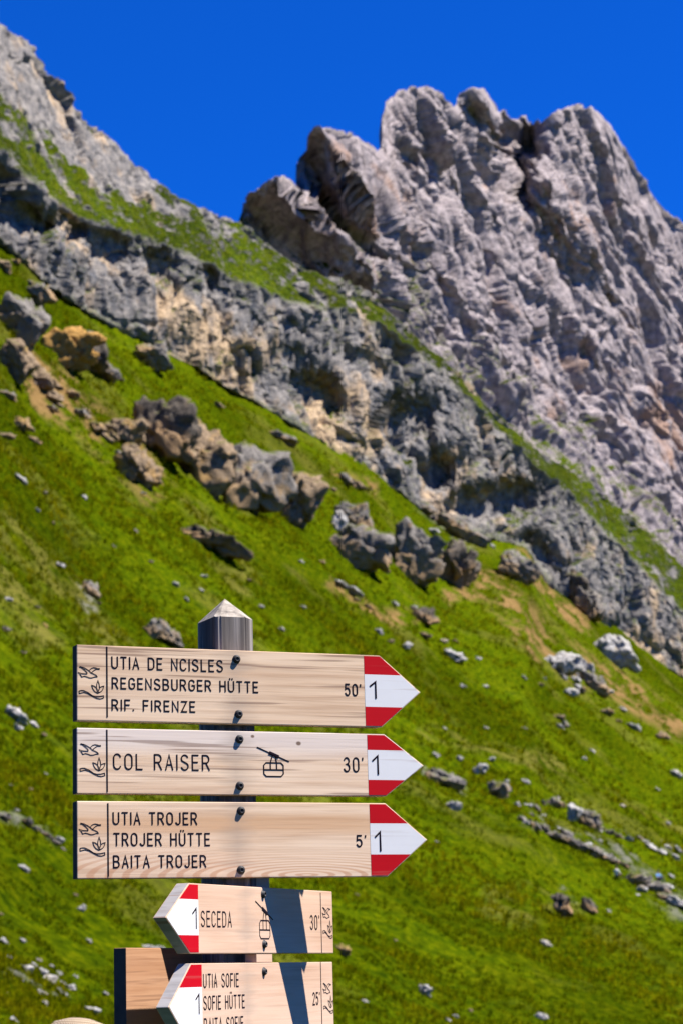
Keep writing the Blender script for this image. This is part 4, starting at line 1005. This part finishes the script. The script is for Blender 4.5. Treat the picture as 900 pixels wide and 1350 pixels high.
# ------------------------------------------------------------------ people
M_SKIN = mat_plain('skin', (0.50, 0.30, 0.22), 0.6, 0.3, 0.05)
M_HAIR = mat_plain('dark_hair', (0.02, 0.016, 0.014), 0.7, 0.2)
def cloth(name, c): return mat_plain(name, c, 0.9, 0.05, 0.1, 12)
def skinned(name, verts, edges, radii, sub=2):
    me = bpy.data.meshes.new(name); me.from_pydata(verts, edges, []); o = bpy.data.objects.new(name + '_frame', me); COL.objects.link(o)
    m = o.modifiers.new('skin', 'SKIN'); m.use_smooth_shade = True
    for i, r in enumerate(radii):
        sv = me.skin_vertices[0].data[i]; sv.radius = (r, r) if not isinstance(r, tuple) else r; sv.use_root = i == 0
    o.modifiers.new('sub', 'SUBSURF').levels = sub
    dg = bpy.context.evaluated_depsgraph_get(); dg.update()
    out = bpy.data.meshes.new_from_object(o.evaluated_get(dg)); out.name = name
    bpy.data.objects.remove(o); bpy.data.meshes.remove(me)
    return out
def make_person(joints, label, loc, rotz, shirt, trousers, hair=True, scale=1.0, group=None):
    """joints: dict name -> (x, y, z); the figure faces -Y"""
    J = joints
    order = ['pelvis', 'waist', 'chest', 'neck', 'chin', 'crown', 'shoulder_a', 'elbow_a', 'wrist_a', 'palm_a', 'shoulder_b', 'elbow_b', 'wrist_b', 'palm_b', 'hip_a', 'knee_a', 'ankle_a', 'toe_a', 'hip_b', 'knee_b', 'ankle_b', 'toe_b']
    rad = dict(pelvis=(.15, .11), waist=(.135, .10), chest=(.15, .11), neck=.055, chin=.075, crown=.085, shoulder=.062, elbow=.042, wrist=.028, palm=.032, hip=.085, knee=.058, ankle=.04, toe=.035)
    ed = [('pelvis', 'waist'), ('waist', 'chest'), ('chest', 'neck'), ('neck', 'chin'), ('chin', 'crown')]
    for k in 'ab': ed += [('chest', 'shoulder_' + k), ('shoulder_' + k, 'elbow_' + k), ('elbow_' + k, 'wrist_' + k), ('wrist_' + k, 'palm_' + k), ('pelvis', 'hip_' + k), ('hip_' + k, 'knee_' + k), ('knee_' + k, 'ankle_' + k), ('ankle_' + k, 'toe_' + k)]
    me = skinned('person', [J[n] for n in order], [(order.index(a), order.index(b)) for a, b in ed], [rad[n.split('_')[0]] for n in order])
    for m in (shirt, trousers, M_SKIN): me.materials.append(m)
    pts = {n: Vector(J[n]) for n in order}
    def seg(p, a, b):
        ab = pts[b] - pts[a]; t = max(0, min(1, (p - pts[a]).dot(ab) / max(ab.length_squared, 1e-9))); return (p - pts[a] - ab * t).length
    for f in me.polygons:
        a, b = min(ed, key=lambda e: seg(f.center, *e))
        f.material_index = 2 if a in ('neck', 'chin') or a.startswith(('wrist', 'elbow')) else 1 if (a.startswith(('hip', 'knee', 'ankle')) or b.startswith('hip')) else 0
        f.use_smooth = True
    o = bpy.data.objects.new('person', me); COL.objects.link(o)
    o.location = loc; o.rotation_euler = (0, 0, rotz); o.scale = (scale,) * 3
    tag(o, label, 'person', group)
    hc = pts['crown'] * 0.6 + pts['chin'] * 0.4
    # face: nose and eyes
    def blob(name, c, r, mat):
        bm = bmesh.new(); bmesh.ops.create_icosphere(bm, subdivisions=2, radius=1.0)
        for v in bm.verts: v.co = Vector((v.co.x * r[0], v.co.y * r[1], v.co.z * r[2])) + c
        for f in bm.faces: f.smooth = True
        return bm_obj(name, bm, mat, o)
    blob('nose', hc + Vector((0, -.085, -.02)), (.014, .022, .026), M_SKIN)
    for s_ in (-1, 1): blob('eye', hc + Vector((s_ * .032, -.074, .012)), (.012, .010, .008), M_HAIR)
    if hair: blob('hair', hc + Vector((0, .022, .035)), (.098, .100, .100), M_HAIR)
    return o, hc
SIT = dict(pelvis=(0, 0, .14), waist=(0, .01, .32), chest=(0, .0, .50), neck=(0, -.03, .64), chin=(0, -.05, .72), crown=(0, -.05, .84),
           shoulder_a=(-.19, -.01, .56), elbow_a=(-.25, -.12, .32), wrist_a=(-.16, -.32, .30), palm_a=(-.13, -.40, .30), shoulder_b=(.19, -.01, .56), elbow_b=(.25, -.12, .32), wrist_b=(.16, -.32, .30), palm_b=(.13, -.40, .30),
           hip_a=(-.10, -.03, .12), knee_a=(-.14, -.44, .36), ankle_a=(-.13, -.52, -.02), toe_a=(-.14, -.68, -.05), hip_b=(.10, -.03, .12), knee_b=(.14, -.44, .36), ankle_b=(.13, -.52, -.02), toe_b=(.14, -.68, -.05))
g = P3(812, 1159, slope_d(812, 1159))
make_person(SIT, 'hiker in a white top with dark hair sitting beside the end of the rock line', vec(g) + Vector((0, 0, 0.1)), math.radians(140), cloth('white_shirt', (0.75, 0.75, 0.75)), cloth('dark_trousers', (0.05, 0.045, 0.05)), group=None)
g = P3(868, 1168, slope_d(868, 1168))
make_person(SIT, 'hiker in a blue and navy top sitting behind the grey rock heap', vec(g) + Vector((0, 0.3, 0.35)), math.radians(35), cloth('light_blue_shirt', (0.20, 0.38, 0.66)), cloth('navy_trousers', (0.03, 0.04, 0.09)))
STAND = dict(pelvis=(0, 0, .80), waist=(0, 0, .95), chest=(0, .0, 1.12), neck=(0, -.01, 1.26), chin=(0, -.03, 1.33), crown=(0, -.02, 1.43),
           shoulder_a=(-.17, 0, 1.18), elbow_a=(-.22, .02, .94), wrist_a=(-.22, -.06, .74), palm_a=(-.21, -.09, .66), shoulder_b=(.17, 0, 1.18), elbow_b=(.22, .02, .94), wrist_b=(.22, -.06, .74), palm_b=(.21, -.09, .66),
           hip_a=(-.09, 0, .76), knee_a=(-.10, -.02, .42), ankle_a=(-.10, .01, .08), toe_a=(-.11, -.14, .03), hip_b=(.09, 0, .76), knee_b=(.10, -.02, .42), ankle_b=(.10, .01, .08), toe_b=(.11, -.14, .03))
ht = P3(97, 1342, 5.6)
po, hc = make_person(STAND, 'person in a woven straw hat standing below the blank backed board', Vector((ht[0], ht[1], 0)), math.radians(-30), cloth('pale_shirt', (0.55, 0.55, 0.52)), cloth('grey_trousers', (0.10, 0.10, 0.11)), hair=False)
t = NT('woven_straw'); v = t.coords('Object', scale=(1, 1, 1))
w1_ = t.n('TexWave', wave_type='BANDS', bands_direction='Z'); t.link(v, w1_.inputs['Vector']); w1_.inputs['Scale'].default_value = 45
w2_ = t.n('TexWave', wave_type='BANDS', bands_direction='X'); t.link(v, w2_.inputs['Vector']); w2_.inputs['Scale'].default_value = 70
wv = t.math('MULTIPLY', w1_.outputs['Fac'], w2_.outputs['Fac'])
t.color(t.mix(wv, (0.22, 0.16, 0.10), (0.52, 0.43, 0.32))); t.bump(wv, 0.4, 0.002)
prof = [(0.0, .150), (.030, .148), (.060, .138), (.080, .118), (.092, .080), (.097, .030), (.100, .0), (.105, -.006), (.150, -.014), (.172, -.020), (.173, -.024), (.150, -.019), (.104, -.012), (.094, .0), (.090, .03), (.085, .08), (.073, .112), (.055, .131), (.028, .141), (0.0, .143)]
bm = bmesh.new(); rings = []
for r_, z_ in prof: rings.append([bm.verts.new((r_ * math.cos(2 * PI * k / 40), r_ * math.sin(2 * PI * k / 40) * 1.12, z_)) for k in range(40)])
for a_, b_ in zip(rings[:-1], rings[1:]):
    for k in range(40): bm.faces.new((a_[k], b_[k], b_[(k + 1) % 40], a_[(k + 1) % 40]))
bmesh.ops.remove_doubles(bm, verts=bm.verts, dist=1e-5); bmesh.ops.recalc_face_normals(bm, faces=bm.faces)
for f in bm.faces: f.smooth = True
hat = bm_obj('straw_hat', bm, t.m, None); hat.location = Vector((ht[0], ht[1], ht[2] - 0.150)); hat.rotation_euler = (math.radians(-6), math.radians(8), 0.4)
tag(hat, 'cream woven straw hat on the head of the person below the blank backed board', 'hat')
po.scale = (1, 1, (ht[2] - 0.035) / 1.51)
